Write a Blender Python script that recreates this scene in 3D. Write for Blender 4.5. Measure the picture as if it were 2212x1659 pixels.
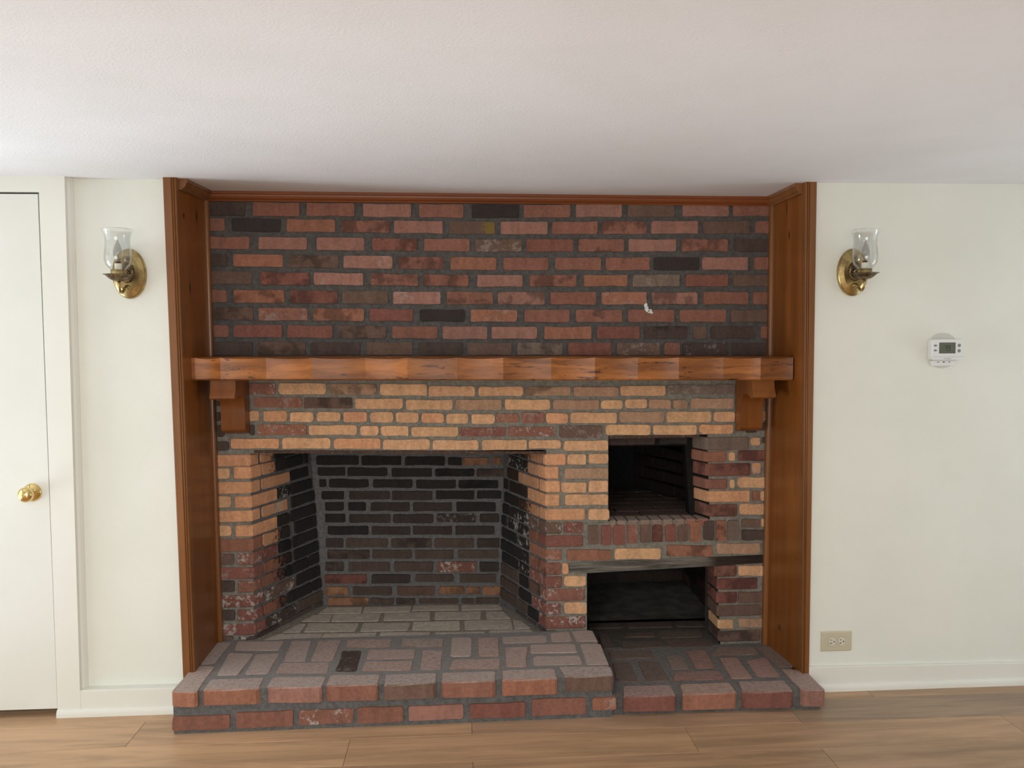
import bpy, bmesh, math, random
from mathutils import Vector, Matrix

for o in list(bpy.data.objects):
    bpy.data.objects.remove(o, do_unlink=True)
SC = bpy.context.scene
COL = SC.collection
random.seed(7)

# ------------------------------------------------------------------ camera
CAM = {'loc': [-0.1503, -3.4844, 1.444], 'F': 1740.37, 'M': [[0.99799, -0.063163, -0.005224], [0.008807, 0.056575, 0.998359], [0.062764, 0.996398, -0.057018]]}
cd = bpy.data.cameras.new('camera')
cd.sensor_width = 36.0
cd.sensor_fit = 'HORIZONTAL'
cd.lens = CAM['F'] * 36.0 / 2212.0
cd.clip_start = 0.05
co = bpy.data.objects.new('camera', cd)
COL.objects.link(co)
r_, u_, f_ = [Vector(v) for v in CAM['M']]
mx = Matrix((r_, u_, -f_)).transposed().to_4x4()
mx.translation = Vector(CAM['loc'])
co.matrix_world = mx
SC.camera = co

# ------------------------------------------------------------------ world, daylight, exposure
w = bpy.data.worlds.new('world')
SC.world = w
w.use_nodes = True
bg = w.node_tree.nodes['Background']
bg.inputs[0].default_value = (0.80, 0.90, 1.0, 1)
bg.inputs[1].default_value = 1.5

def area(name, loc, rot, sx, sy, power, color):
    l = bpy.data.lights.new(name, 'AREA')
    l.shape = 'RECTANGLE'
    l.size, l.size_y = sx, sy
    l.energy = power
    l.color = color
    o = bpy.data.objects.new(name, l)
    o.location = loc
    o.rotation_euler = rot
    COL.objects.link(o)
    return o
P2 = math.pi / 2
# daylight entering through the glass door in the left wall and the windows behind and right of the camera
area('daylight_left_door', (-2.87, -1.20, 1.00), (0, -P2, 0), 1.85, 1.4, 6, (0.88, 0.95, 1.0))
area('daylight_near_window', (-0.6, -7.73, 1.10), (P2, 0, 0), 3.0, 1.6, 104, (0.97, 0.985, 1.0))
# added fill light behind the camera, pointing down to lift hearth and floor
area('ceiling_fill', (-0.9, -3.9, 2.02), (0, 0, 0), 0.5, 0.5, 56, (1.0, 0.97, 0.93))
# added lights outside, aimed up through the glass to brighten the ceiling
area('ceiling_uplight_left', (-6.3, -0.7, -0.9), (0, math.radians(-112), 0), 2.6, 2.6, 430, (0.86, 0.93, 1.0))
area('ceiling_uplight_right', (6.6, -0.8, -0.9), (0, math.radians(112), 0), 2.6, 2.6, 150, (0.90, 0.95, 1.0))
SC.view_settings.view_transform = 'Standard'
SC.view_settings.look = 'None'
SC.view_settings.gamma = 1.0
SC.view_settings.use_curve_mapping = False
SC.view_settings.exposure = 0.0

# ------------------------------------------------------------------ measured tables (millimetres)
UPPER = [[[-1209,1963,-1050,1962,-1049,2020,-1208,2021],"D"],[[-1022,1962,-824,1961,-823,2019,-1020,2020],"R"],[[-798,1961,-594,1960,-594,2018,-797,2019],"R"],[[-562,1960,-356,1959,-356,2016,-561,2017],"P"],[[-325,1958,-134,1957,-133,2015,-324,2016],"R"],[[-99,1957,104,1958,105,2015,-99,2015],"X"],[[123,1958,327,1961,327,2017,123,2015],"R"],[[348,1961,551,1963,551,2018,348,2017],"P"],[[575,1963,783,1966,782,2020,575,2018],"B"],[[817,1966,1023,1968,1022,2021,816,2020],"P"],[[1040,1969,1213,1970,1212,2023,1039,2021],"R"],[[-1211,1899,-1136,1898,-1135,1953,-1209,1954],"R"],[[-1109,1898,-906,1896,-905,1951,-1108,1953],"X"],[[-882,1896,-678,1894,-677,1949,-881,1951],"O"],[[-654,1894,-447,1892,-446,1946,-653,1948],"Rd"],[[-432,1892,-222,1890,-222,1944,-432,1946],"P"],[[-199,1889,0,1888,0,1942,-199,1944],"By"],[[22,1888,228,1889,228,1944,23,1943],"P"],[[245,1889,445,1890,445,1946,245,1944],"R"],[[460,1890,660,1891,660,1947,460,1946],"Rd"],[[677,1892,886,1893,885,1949,677,1948],"P"],[[906,1893,1115,1894,1114,1951,906,1949],"B"],[[1140,1894,1214,1895,1213,1952,1139,1951],"R"],[[-1213,1825,-1035,1823,-1033,1876,-1211,1878],"R"],[[-1001,1823,-796,1821,-795,1874,-999,1876],"P"],[[-758,1820,-556,1818,-555,1872,-757,1874],"P"],[[-525,1818,-332,1816,-331,1871,-524,1872],"Sd"],[[-305,1816,-109,1814,-108,1869,-305,1870],"R"],[[-87,1813,116,1813,116,1869,-87,1869],"Be"],[[134,1813,339,1814,339,1869,134,1869],"S"],[[359,1814,560,1815,560,1870,359,1870],"Rd"],[[579,1815,789,1816,789,1871,579,1870],"P"],[[812,1816,1021,1816,1020,1872,812,1871],"Rd"],[[1046,1816,1208,1817,1207,1873,1046,1872],"D"],[[-1208,1752,-1130,1751,-1129,1805,-1207,1806],"D"],[[-1106,1751,-898,1748,-897,1801,-1105,1804],"O"],[[-874,1747,-665,1744,-664,1798,-872,1801],"Bd"],[[-647,1744,-438,1741,-437,1795,-646,1798],"Pe"],[[-416,1741,-222,1738,-221,1792,-415,1795],"Rd"],[[-194,1737,5,1735,6,1790,-194,1792],"O"],[[33,1735,231,1735,231,1790,34,1790],"R"],[[258,1735,460,1735,460,1791,258,1790],"R"],[[477,1735,675,1735,674,1792,477,1791],"Rd"],[[692,1735,894,1736,894,1792,691,1792],"X"],[[904,1736,1110,1736,1110,1793,904,1792],"P"],[[1136,1736,1211,1736,1210,1793,1135,1793],"R"],[[-1209,1677,-1030,1675,-1028,1730,-1208,1733],"B"],[[-998,1675,-788,1672,-787,1726,-996,1730],"Sd"],[[-773,1672,-563,1670,-562,1723,-772,1726],"Pe"],[[-534,1670,-330,1667,-330,1720,-533,1723],"Rd"],[[-310,1667,-115,1665,-115,1716,-310,1719],"Rd"],[[-80,1664,118,1664,119,1715,-79,1716],"P"],[[147,1664,352,1664,352,1716,147,1715],"Rd"],[[383,1664,577,1664,577,1716,383,1716],"O"],[[596,1664,807,1664,806,1717,596,1716],"Ge"],[[831,1664,1022,1664,1022,1717,831,1717],"S"],[[1043,1664,1206,1664,1206,1718,1043,1717],"B"],[[-1208,1600,-1134,1599,-1133,1654,-1206,1655],"R"],[[-1109,1598,-897,1596,-896,1652,-1107,1654],"Od"],[[-875,1596,-672,1594,-671,1649,-874,1651],"Sd"],[[-656,1594,-459,1592,-459,1647,-655,1649],"B"],[[-440,1592,-235,1590,-235,1644,-439,1646],"Pe"],[[-212,1589,-10,1587,-10,1642,-211,1644],"Rd"],[[9,1587,214,1587,214,1642,9,1642],"Pd"],[[235,1587,438,1586,438,1642,235,1642],"R"],[[461,1586,660,1586,660,1641,460,1641],"Oe"],[[682,1585,886,1585,886,1641,682,1641],"Pd"],[[909,1585,1113,1584,1113,1641,909,1641],"R"],[[1133,1584,1207,1584,1207,1641,1132,1641],"R"],[[-1203,1525,-1027,1523,-1026,1578,-1202,1580],"Bd"],[[-1006,1523,-799,1521,-798,1575,-1005,1578],"Re"],[[-778,1521,-562,1518,-561,1573,-777,1575],"Od"],[[-541,1518,-355,1516,-354,1570,-540,1573],"S"],[[-327,1516,-131,1514,-131,1568,-327,1570],"X"],[[-110,1513,94,1512,95,1566,-109,1568],"Oe"],[[123,1512,322,1511,322,1566,123,1566],"R"],[[347,1511,553,1510,552,1565,347,1566],"Rd"],[[576,1510,784,1509,784,1564,576,1565],"R"],[[805,1509,1015,1508,1014,1564,804,1564],"R"],[[1034,1508,1205,1508,1204,1563,1034,1563],"B"],[[-1205,1453,-1130,1452,-1129,1506,-1204,1507],"R"],[[-1113,1452,-907,1450,-906,1504,-1112,1506],"S"],[[-888,1449,-696,1447,-695,1501,-886,1504],"S"],[[-673,1447,-469,1444,-469,1499,-672,1501],"Bd"],[[-446,1444,-249,1442,-248,1496,-446,1498],"R"],[[-230,1441,-35,1439,-35,1494,-230,1496],"P"],[[-20,1439,181,1438,182,1493,-20,1493],"P"],[[210,1438,418,1437,418,1493,210,1493],"O"],[[440,1437,631,1436,631,1493,440,1493],"S"],[[649,1436,845,1436,844,1493,648,1493],"Dd"],[[867,1435,928,1435,927,1492,866,1492],"B"],[[946,1435,1145,1434,1144,1492,946,1492],"D"],[[1167,1434,1206,1434,1205,1492,1167,1492],"R"],[[-1204,1378,-1033,1377,-1032,1434,-1202,1435],"D"],[[-1017,1376,-812,1375,-811,1432,-1016,1434],"Bd"],[[-790,1375,-580,1374,-579,1430,-789,1432],"D"],[[-556,1374,-358,1373,-357,1428,-555,1430],"B"],[[-335,1373,-141,1371,-140,1426,-334,1428],"D"],[[-124,1371,70,1370,70,1425,-124,1426],"B"],[[90,1370,291,1368,291,1424,91,1425],"Gd"],[[313,1368,507,1366,507,1422,313,1424],"S"],[[527,1366,721,1365,721,1421,527,1422],"Be"],[[738,1365,809,1364,808,1421,738,1421],"R"],[[821,1364,1025,1362,1025,1420,821,1421],"De"],[[1041,1362,1207,1361,1206,1419,1041,1419],"D"]]
LOWER = [[[-1051,1208,-941,1207,-940,1258,-1050,1259],"Rw"],[[-930,1208,-728,1206,-727,1255,-929,1257],"T"],[[-714,1205,-512,1203,-512,1250,-714,1252],"Vd"],[[-501,1200,-297,1198,-297,1248,-501,1250],"T"],[[-293,1193,-90,1191,-90,1238,-293,1240],"T"],[[-79,1193,120,1191,120,1234,-78,1236],"T"],[[128,1193,328,1191,328,1231,128,1233],"Vd"],[[337,1188,538,1186,537,1229,337,1231],"V"],[[543,1188,746,1186,745,1231,543,1233],"T"],[[753,1192,961,1190,961,1232,752,1234],"Ge"],[[971,1190,1058,1189,1057,1236,970,1237],"G"],[[-1037,1154,-830,1152,-830,1195,-1036,1198],"Re"],[[-826,1147,-618,1145,-617,1192,-825,1194],"Bd"],[[-609,1143,-401,1141,-401,1187,-608,1189],"T"],[[-391,1136,-188,1134,-187,1180,-391,1182],"T"],[[-179,1134,25,1131,26,1178,-178,1180],"V"],[[37,1132,237,1130,237,1176,37,1178],"T"],[[246,1131,452,1129,452,1173,246,1175],"V"],[[457,1131,556,1130,556,1170,457,1171],"T"],[[564,1132,665,1131,665,1173,564,1174],"T"],[[670,1129,772,1128,771,1172,670,1173],"V"],[[777,1128,844,1127,844,1169,777,1169],"V"],[[858,1127,1053,1125,1052,1174,858,1176],"V"],[[-1054,1094,-1011,1093,-1010,1141,-1053,1142],"T"],[[-996,1092,-894,1091,-893,1139,-995,1140],"U"],[[-884,1090,-782,1088,-781,1132,-883,1133],"T"],[[-771,1091,-668,1090,-667,1131,-770,1132],"T"],[[-659,1086,-556,1085,-556,1130,-658,1131],"U"],[[-545,1083,-444,1082,-443,1129,-545,1130],"T"],[[-435,1083,-335,1082,-334,1126,-434,1127],"T"],[[-425,1080,-335,1079,-334,1124,-424,1125],"T"],[[-326,1079,-225,1077,-225,1121,-325,1123],"U"],[[-218,1074,-120,1073,-120,1118,-217,1120],"T"],[[-108,1071,-5,1070,-5,1114,-108,1116],"T"],[[-2,1077,99,1076,100,1115,-2,1116],"Oe"],[[109,1073,209,1072,209,1120,110,1121],"Re"],[[216,1069,314,1068,314,1115,216,1117],"U"],[[322,1070,531,1067,531,1115,322,1118],"T"],[[539,1071,740,1068,740,1118,539,1120],"V"],[[751,1068,953,1066,952,1115,751,1118],"T"],[[962,1068,1059,1067,1058,1114,962,1115],"T"],[[-1053,1033,-1033,1033,-1032,1080,-1052,1080],"D"],[[-1023,1035,-813,1032,-812,1080,-1022,1082],"Ow"],[[-806,1032,-598,1030,-598,1073,-805,1075],"T"],[[-587,1027,-507,1026,-507,1069,-587,1070],"T"],[[-500,1024,-380,1022,-380,1068,-500,1069],"T"],[[-369,1020,-164,1017,-164,1061,-369,1063],"T"],[[-157,1017,42,1015,42,1056,-157,1058],"Se"],[[51,1015,255,1012,255,1056,51,1058],"Rw"],[[275,1007,467,1004,467,1059,275,1061],"Be"],[[479,1016,681,1013,681,1060,479,1062],"T"],[[691,1014,887,1012,887,1057,690,1059],"T"],[[897,1015,1052,1013,1052,1057,896,1059],"U"],[[-1205,970,-1142,969,-1141,1010,-1203,1011],"D"],[[-1135,979,-930,976,-929,1020,-1134,1023],"U"],[[-920,975,-713,972,-712,1020,-919,1023],"T"],[[-701,971,-499,969,-498,1015,-700,1017],"U"],[[-493,966,-287,963,-286,1008,-492,1010],"T"],[[-278,961,-77,958,-76,1002,-277,1005],"Te"],[[-65,957,134,955,134,1001,-65,1003],"T"],[[140,960,283,958,284,999,140,1000],"T"],[[293,949,493,946,492,993,293,995],"T"],[[-1209,1160,-1172,1160,-1172,1185,-1209,1185],"D"],[[-1209,1096,-1174,1095,-1173,1136,-1208,1136],"D"],[[-1204,1029,-1158,1028,-1157,1082,-1202,1082],"D"],[[1068,1134,1207,1133,1207,1170,1067,1171],"B"],[[1068,1074,1206,1072,1205,1116,1068,1118],"V"],[[1164,1028,1206,1028,1206,1063,1163,1063],"D"],[[1107,1017,1159,1016,1158,1063,1106,1064],"D"],[[-1203,849,-1140,848,-1139,897,-1202,898],"T"],[[-1202,725,-1138,724,-1137,776,-1200,777],"T"],[[-1202,600,-1141,599,-1140,649,-1200,650],"T"],[[-1197,474,-1132,473,-1131,523,-1196,525],"Be"],[[-1196,356,-1134,354,-1133,407,-1194,408],"D"],[[-1198,232,-1135,230,-1133,278,-1197,280],"D"],[[-1196,146,-1145,145,-1144,162,-1195,164],"B"],[[309,887,395,885,395,934,309,935],"T"],[[404,891,493,889,493,935,404,936],"T"],[[297,824,493,821,493,870,297,873],"Vr"],[[283,764,395,762,395,809,283,811],"T"],[[404,763,493,762,493,814,404,816],"T"],[[299,708,493,705,493,754,299,757],"T"],[[403,640,499,638,499,690,403,692],"T"],[[292,584,382,582,382,632,292,634],"Sw"],[[306,463,506,458,506,505,306,510],"O"],[[287,398,315,397,315,451,287,452],"U"],[[294,346,394,343,394,391,294,394],"T"],[[294,222,397,220,397,273,294,275],"Tw"],[[403,530,451,529,451,618,403,619],"B"],[[460,526,508,525,508,617,460,618],"S"],[[515,524,570,523,569,618,514,619],"S"],[[578,532,626,530,626,617,577,618],"Re"],[[635,533,685,532,685,616,635,617],"B"],[[690,534,737,533,737,615,689,616],"Sd"],[[748,533,799,532,798,615,747,616],"S"],[[806,535,853,534,853,615,805,616],"B"],[[860,531,912,530,911,625,859,626],"O"],[[921,537,971,536,971,626,920,627],"D"],[[976,532,1026,531,1025,629,975,630],"Od"],[[1031,535,1083,534,1082,628,1030,629],"G"],[[1093,592,1179,590,1179,630,1093,632],"B"],[[1183,593,1205,592,1204,632,1182,633],"T"],[[1094,534,1206,531,1205,581,1094,583],"D"],[[520,462,728,457,728,507,520,512],"T"],[[754,470,963,465,963,516,754,521],"Od"],[[982,475,1181,471,1180,521,981,525],"V"],[[1080,374,1203,371,1203,418,1079,421],"T"],[[1081,249,1202,246,1202,299,1081,302],"B"],[[1085,138,1204,134,1203,176,1085,179],"Vr"],[[1130,958,1174,958,1174,998,1129,998],"T"],[[1183,969,1205,969,1204,1000,1183,1000],"D"],[[1030,892,1061,892,1060,935,1030,935],"T"],[[1074,891,1203,889,1203,939,1074,941],"Sd"],[[1138,834,1178,833,1177,884,1137,885],"Uw"],[[1038,770,1060,770,1059,812,1038,812],"T"],[[1073,772,1205,769,1204,819,1072,821],"T"],[[1141,712,1175,711,1174,758,1141,759],"O"],[[1177,711,1203,711,1203,758,1177,758],"T"],[[1082,651,1204,649,1204,699,1081,701],"T"]]
BACK = [[[-860,832,-654,829,-653,875,-860,878],"K"],[[-643,827,-447,824,-446,870,-642,873],"K"],[[-431,822,-234,819,-233,864,-430,867],"K"],[[-221,819,-152,818,-151,860,-220,861],"K"],[[-146,819,-20,817,-20,855,-146,857],"Md"],[[-5,819,44,818,45,858,-4,859],"Md"],[[-854,778,-720,776,-720,819,-853,821],"K"],[[-711,773,-515,770,-515,814,-711,817],"K"],[[-497,767,-298,764,-298,808,-497,811],"K"],[[-284,766,-90,763,-90,802,-284,805],"Kd"],[[-80,760,60,758,60,800,-80,802],"Nd"],[[-847,721,-812,720,-811,762,-847,762],"K"],[[-800,720,-607,717,-607,758,-799,761],"K"],[[-587,714,-394,711,-393,753,-587,756],"K"],[[-378,708,-181,705,-181,748,-378,751],"K"],[[-170,704,28,701,28,743,-169,746],"Kd"],[[-838,662,-727,660,-727,701,-838,703],"K"],[[-705,659,-504,656,-503,697,-704,701],"L"],[[-496,653,-297,649,-297,694,-496,697],"L"],[[-282,652,-91,648,-91,693,-281,696],"K"],[[-79,651,43,648,44,690,-79,692],"K"],[[-822,605,-728,603,-728,647,-821,648],"K"],[[-711,602,-622,601,-621,645,-710,646],"K"],[[-602,599,-408,595,-407,640,-601,643],"L"],[[-395,594,-200,590,-200,636,-394,640],"L"],[[-182,590,14,586,15,633,-182,637],"K"],[[-823,548,-724,546,-724,589,-822,591],"K"],[[-707,543,-503,539,-502,583,-706,587],"L"],[[-493,538,-293,534,-293,579,-492,583],"L"],[[-280,537,-84,533,-84,578,-280,581],"Le"],[[-66,533,32,531,33,575,-66,577],"L"],[[-811,487,-611,483,-610,526,-811,530],"K"],[[-598,481,-407,477,-406,521,-598,525],"L"],[[-396,478,-201,474,-201,518,-396,522],"L"],[[-188,474,9,470,9,514,-188,518],"L"],[[-823,423,-734,421,-733,468,-822,470],"L"],[[-724,421,-518,416,-517,463,-723,468],"N"],[[-505,416,-302,412,-302,458,-504,462],"Nd"],[[-292,411,-93,407,-93,454,-291,458],"N"],[[-80,407,32,404,32,452,-80,454],"L"],[[-816,367,-608,362,-607,408,-815,412],"Nd"],[[-597,363,-400,359,-400,403,-597,408],"N"],[[-388,356,-194,351,-194,399,-387,403],"N"],[[-174,354,29,349,29,394,-173,398],"N"],[[-827,306,-733,304,-733,351,-826,353],"Nd"],[[-713,302,-509,297,-508,344,-712,349],"N"],[[-491,296,-298,292,-298,341,-490,345],"N"],[[-279,288,-84,283,-83,337,-279,342],"Rw"],[[-68,285,28,283,28,333,-68,335],"L"],[[-831,245,-622,240,-622,285,-830,290],"Sd"],[[-602,240,-410,236,-409,280,-601,285],"L"],[[-386,242,-198,237,-198,275,-386,280],"N"],[[-167,232,15,228,15,273,-167,277],"N"],[[-830,185,-713,182,-712,227,-829,230],"Md"],[[-695,182,-500,177,-500,221,-694,226],"N"],[[-480,175,-289,170,-289,218,-479,223],"B"],[[-271,177,-147,174,-147,213,-271,216],"Md"],[[-139,173,-66,172,-66,210,-139,212],"Md"],[[-56,166,35,164,36,209,-56,211],"Md"],[[-815,137,-614,132,-613,170,-814,175],"Md"],[[-611,133,-491,130,-490,163,-611,166],"N"],[[-483,131,-388,129,-387,160,-483,163],"Nd"],[[-372,132,-173,127,-173,153,-372,158],"N"],[[-160,128,-95,126,-95,151,-160,153],"N"],[[-90,126,30,123,30,151,-90,154],"N"]]
LCOR = [[-1198,65,903,951,"U"],[-1127,82,847,900,"U"],[-1201,70,785,834,"U"],[-1125,194,722,773,"U"],[-1201,64,661,711,"U"],[-1125,185,596,647,"U"],[-1198,69,533,588,"O"],[-1119,68,474,524,"Rw"],[-1197,67,413,463,"Se"],[-1120,56,353,405,"Rw"],[-1197,68,289,340,"Sw"],[-1124,62,228,277,"Sw"],[-1197,79,167,215,"Sw"],[-1122,19,144,161,"Dw"]]
LCHK = [[[80,903,177,903,177,951,80,951],"Us"],[[193,903,359,903,359,951,193,951],"K"],[[86,847,187,847,187,900,86,900],"Us"],[[199,847,278,847,278,900,199,900],"K"],[[286,847,421,847,421,900,286,900],"K"],[[434,847,467,847,467,900,434,900],"K"],[[83,785,300,785,300,834,83,834],"Ue"],[[312,785,458,785,458,834,312,834],"K"],[[202,722,294,722,294,773,202,773],"Kw"],[[304,722,429,722,429,773,304,773],"K"],[[438,722,478,722,478,773,438,773],"K"],[[78,661,271,661,271,711,78,711],"Uw"],[[300,661,512,661,512,711,300,711],"K"],[[193,596,277,596,277,647,193,647],"K"],[[293,596,518,596,518,647,293,647],"K"],[[78,533,207,533,207,588,78,588],"Us"],[[218,533,275,533,275,588,218,588],"K"],[[320,533,525,533,525,588,320,588],"K"],[[69,474,181,474,181,524,69,524],"Se"],[[193,474,280,474,280,524,193,524],"Ks"],[[297,474,523,474,523,524,297,524],"K"],[[77,413,282,413,282,463,77,463],"Os"],[[299,413,525,413,525,463,299,463],"K"],[[60,353,223,353,223,405,60,405],"Rs"],[[231,353,276,353,276,405,231,405],"Ks"],[[280,353,406,353,406,405,280,405],"K"],[[415,353,528,353,528,405,415,405],"K"],[[77,289,294,289,294,340,77,340],"Bw"],[[310,289,530,289,530,340,310,340],"K"],[[66,228,219,228,219,277,66,277],"Os"],[[235,228,419,228,419,277,235,277],"Kr"],[[428,228,529,228,529,277,428,277],"Kr"],[[86,167,293,167,293,215,86,215],"Dw"],[[310,167,516,167,516,215,310,215],"N"],[[26,144,168,144,168,161,26,161],"D"],[[183,144,415,144,415,161,183,161],"N"],[[429,144,533,144,533,161,429,161],"N"]]
RCOR = [[304,32,887,936,"U"],[272,87,826,879,"U"],[279,68,766,817,"U"],[276,191,705,757,"U"],[390,69,642,692,"U"],[284,181,583,633,"Bw"],[380,82,524,573,"S"],[285,171,464,512,"Oe"],[280,83,398,453,"Rd"],[286,169,341,391,"Sw"],[387,61,281,334,"Rw"],[280,146,218,269,"Sw"],[390,79,156,209,"Sw"],[259,92,136,148,"D"]]
RCHK = [[[47,887,279,887,279,936,47,936],"Us"],[[297,887,461,887,461,936,297,936],"K"],[[92,826,189,826,189,879,92,879],"Uw"],[[201,826,412,826,412,879,201,879],"Kw"],[[82,766,292,766,292,817,82,817],"Uw"],[[307,766,431,766,431,817,307,817],"Us"],[[202,705,405,705,405,757,202,757],"Ms"],[[422,705,472,705,472,757,422,757],"K"],[[81,642,294,642,294,692,81,692],"Us"],[[306,642,465,642,465,692,306,692],"K"],[[189,583,394,583,394,633,189,633],"Kw"],[[407,583,478,583,478,633,407,633],"K"],[[89,524,170,524,170,573,89,573],"Or"],[[187,524,416,524,416,573,187,573],"Kw"],[[435,524,498,524,498,573,435,573],"K"],[[182,464,302,464,302,512,182,512],"Kw"],[[314,464,497,464,497,512,314,512],"K"],[[92,398,171,398,171,453,92,453],"Oe"],[[188,398,309,398,309,453,188,453],"Kw"],[[317,398,431,398,431,453,317,453],"K"],[[439,398,503,398,503,453,439,453],"K"],[[183,341,292,341,292,391,183,391],"Kw"],[[301,341,482,341,482,391,301,391],"K"],[[72,281,178,281,178,334,72,334],"Bd"],[[189,281,281,281,281,334,189,334],"K"],[[293,281,496,281,496,334,293,334],"N"],[[157,218,279,218,279,269,157,269],"K"],[[291,218,501,218,501,269,291,269],"N"],[[87,156,191,156,191,209,87,209],"K"],[[200,156,294,156,294,209,200,209],"N"],[[306,156,492,156,492,209,306,209],"N"],[[103,136,191,136,191,148,103,148],"N"],[[202,136,318,136,318,148,202,148],"N"]]
OCOR = [[933,1122,942,1001,"G"],[929,1021,890,936,"Or"],[936,1131,826,882,"Sd"],[937,1027,769,814,"R"],[941,1132,708,760,"U"],[945,1073,645,699,"Rd"]]
NCOR = [[976,1073,372,422,"Rd"],[987,1169,312,363,"Sd"],[986,1077,250,301,"Sd"],[988,1187,190,241,"B"],[994,1062,132,175,"T"],[995,1186,74,123,"Bd"]]
PL = [[0.14781,0.00037,-0.02981],[0.06479,0.00029,-0.02645],[0.13194,-0.01456,-0.02237]]
HLEFT = [[[-1215,-545,-1120,-558,-1129,-300,-1220,-295],"Ou",56],[[-1106,-544,-900,-545,-906,-434,-1106,-440],"Ou",57],[[-879,-532,-674,-547,-670,-442,-879,-430],"Pu",58],[[-663,-537,-469,-544,-468,-441,-663,-431],"Ru",59],[[-448,-546,-253,-543,-253,-441,-450,-439],"Bu",57],[[-234,-539,-33,-545,-26,-442,-235,-443],"Ru",60],[[-8,-541,201,-542,202,-437,-4,-438],"Ou",60],[[227,-527,416,-531,424,-431,217,-420],"Bu",58],[[-1205,-278,-1139,-277,-1140,-28,-1212,-26],"Gu",0],[[-1096,-401,-1014,-402,-1012,-174,-1118,-160],"Hu",0],[[-993,-398,-902,-400,-904,-180,-1004,-179],"Hv",0],[[-1107,-130,-916,-146,-919,-32,-1122,-22],"Hu",0],[[-874,-274,-784,-282,-804,-35,-890,-27],"Hv",0],[[-764,-277,-673,-285,-676,-38,-774,-37],"Pv",0],[[-878,-396,-675,-412,-680,-297,-880,-286],"Pv",0],[[-650,-400,-564,-410,-572,-174,-655,-167],"De",0],[[-645,-134,-456,-147,-458,-42,-652,-33],"Rv",0],[[-543,-276,-350,-286,-347,-180,-546,-170],"Pv",0],[[-547,-399,-352,-410,-351,-311,-547,-301],"Ov",0],[[-415,-146,-236,-161,-233,-61,-418,-45],"Bv",0],[[-323,-406,-239,-413,-235,-196,-322,-189],"Rv",0],[[-205,-278,-119,-279,-114,-56,-203,-49],"Hv",0],[[-89,-282,-6,-289,2,-66,-91,-58],"Ov",0],[[-208,-409,-10,-420,-2,-315,-197,-311],"Ov",0],[[14,-140,208,-142,210,-54,15,-60],"Hv",0],[[221,-143,315,-137,314,-9,226,-32],"Hv",0],[[329,-145,422,-146,420,-2,324,-10],"Hv",0],[[14,-404,94,-410,119,-191,21,-190],"Pv",0],[[120,-266,315,-276,320,-173,129,-164],"Hv",0],[[120,-400,319,-404,320,-303,129,-300],"Hv",0],[[332,-412,420,-413,427,-175,337,-174],"Hv",0]]
HRIGHT = [[[454,-527,656,-533,664,-428,471,-424],"Su",59],[[683,-524,896,-525,900,-424,697,-425],"Ou",62],[[916,-521,1117,-532,1124,-419,936,-415],"Su",64],[[1150,-523,1242,-531,1250,-332,1155,-299],"Pu",64],[[478,-139,675,-141,674,-50,480,-41],"Ev",0],[[454,-379,544,-389,553,-178,476,-172],"Ev",0],[[576,-392,674,-388,673,-182,588,-168],"Ev",0],[[704,-275,783,-275,787,-116,720,-125],"Bv",0],[[809,-271,893,-271,912,-63,823,-70],"Sv",0],[[679,-389,896,-394,897,-303,712,-301],"Sv",0],[[914,-140,1134,-138,1135,-45,980,-32],"Bv",0],[[921,-390,1009,-392,1020,-163,942,-163],"Pv",0],[[1030,-381,1126,-383,1147,-167,1048,-199],"Pv",0],[[1155,-286,1221,-285,1223,-38,1145,-46],"Bv",0],[[554,-26,754,-13,746,70,562,70],"Ev",0],[[590,125,741,117,740,181,607,181],"Bv",0],[[754,100,956,99,974,211,763,204],"Ev",0],[[765,-22,969,-24,965,75,766,84],"Bv",0],[[464,-16,519,-16,524,183,480,187],"Ev",0],[[443,259,618,254,619,330,453,335],"Ev",0],[[629,253,854,246,855,324,639,328],"Ev",0],[[868,245,1027,240,1049,321,874,329],"Ev",0]]
FFLOOR = [[[-1013,-9,-777,-6,-771,60,-964,68],"F",0],[[-773,-6,-538,-9,-535,64,-766,63],"F",0],[[-521,-3,-298,-6,-300,61,-521,70],"F",0],[[-275,-13,-57,-9,-55,58,-277,60],"F",0],[[-36,-10,171,8,149,78,-36,71],"F",0],[[-954,84,-877,81,-870,197,-903,198],"F",0],[[-860,84,-636,82,-629,195,-861,204],"F",0],[[-613,81,-402,86,-392,193,-612,194],"F",0],[[-383,85,-167,84,-168,206,-381,207],"F",0],[[-146,83,74,88,73,223,-146,212],"F",0],[[83,87,155,92,120,194,82,218],"F",0],[[-902,230,-769,222,-772,328,-859,324],"F",0],[[-764,222,-546,221,-543,335,-767,328],"F",0],[[-522,227,-307,226,-309,350,-526,342],"F",0],[[-287,233,-70,232,-64,349,-286,349],"F",0],[[-43,231,73,234,42,344,-41,348],"F",0],[[-842,339,-640,339,-642,436,-819,434],"F",0],[[-633,347,-407,354,-405,443,-634,436],"F",0],[[-400,370,-173,369,-173,451,-395,451],"F",0],[[-160,368,41,369,29,449,-160,451],"F",0]]
HFRONT = [[[-1219,4,-1010,4,-1008,68,-1217,68],"R"],[[-989,11,-781,11,-779,76,-988,75],"R"],[[-763,16,-560,17,-559,74,-762,74],"Rw"],[[-548,14,-376,14,-376,76,-547,76],"R"],[[-359,17,-152,18,-152,76,-359,75],"P"],[[-130,16,81,16,81,75,-130,74],"S"],[[103,17,312,17,312,83,103,83],"R"],[[334,29,427,29,427,81,334,81],"Oe"]]


# ------------------------------------------------------------------ node helper
def lin(c):
    return tuple(((v / 255.0) / 12.92 if v / 255.0 <= 0.04045 else ((v / 255.0 + 0.055) / 1.055) ** 2.4) for v in c)

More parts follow.
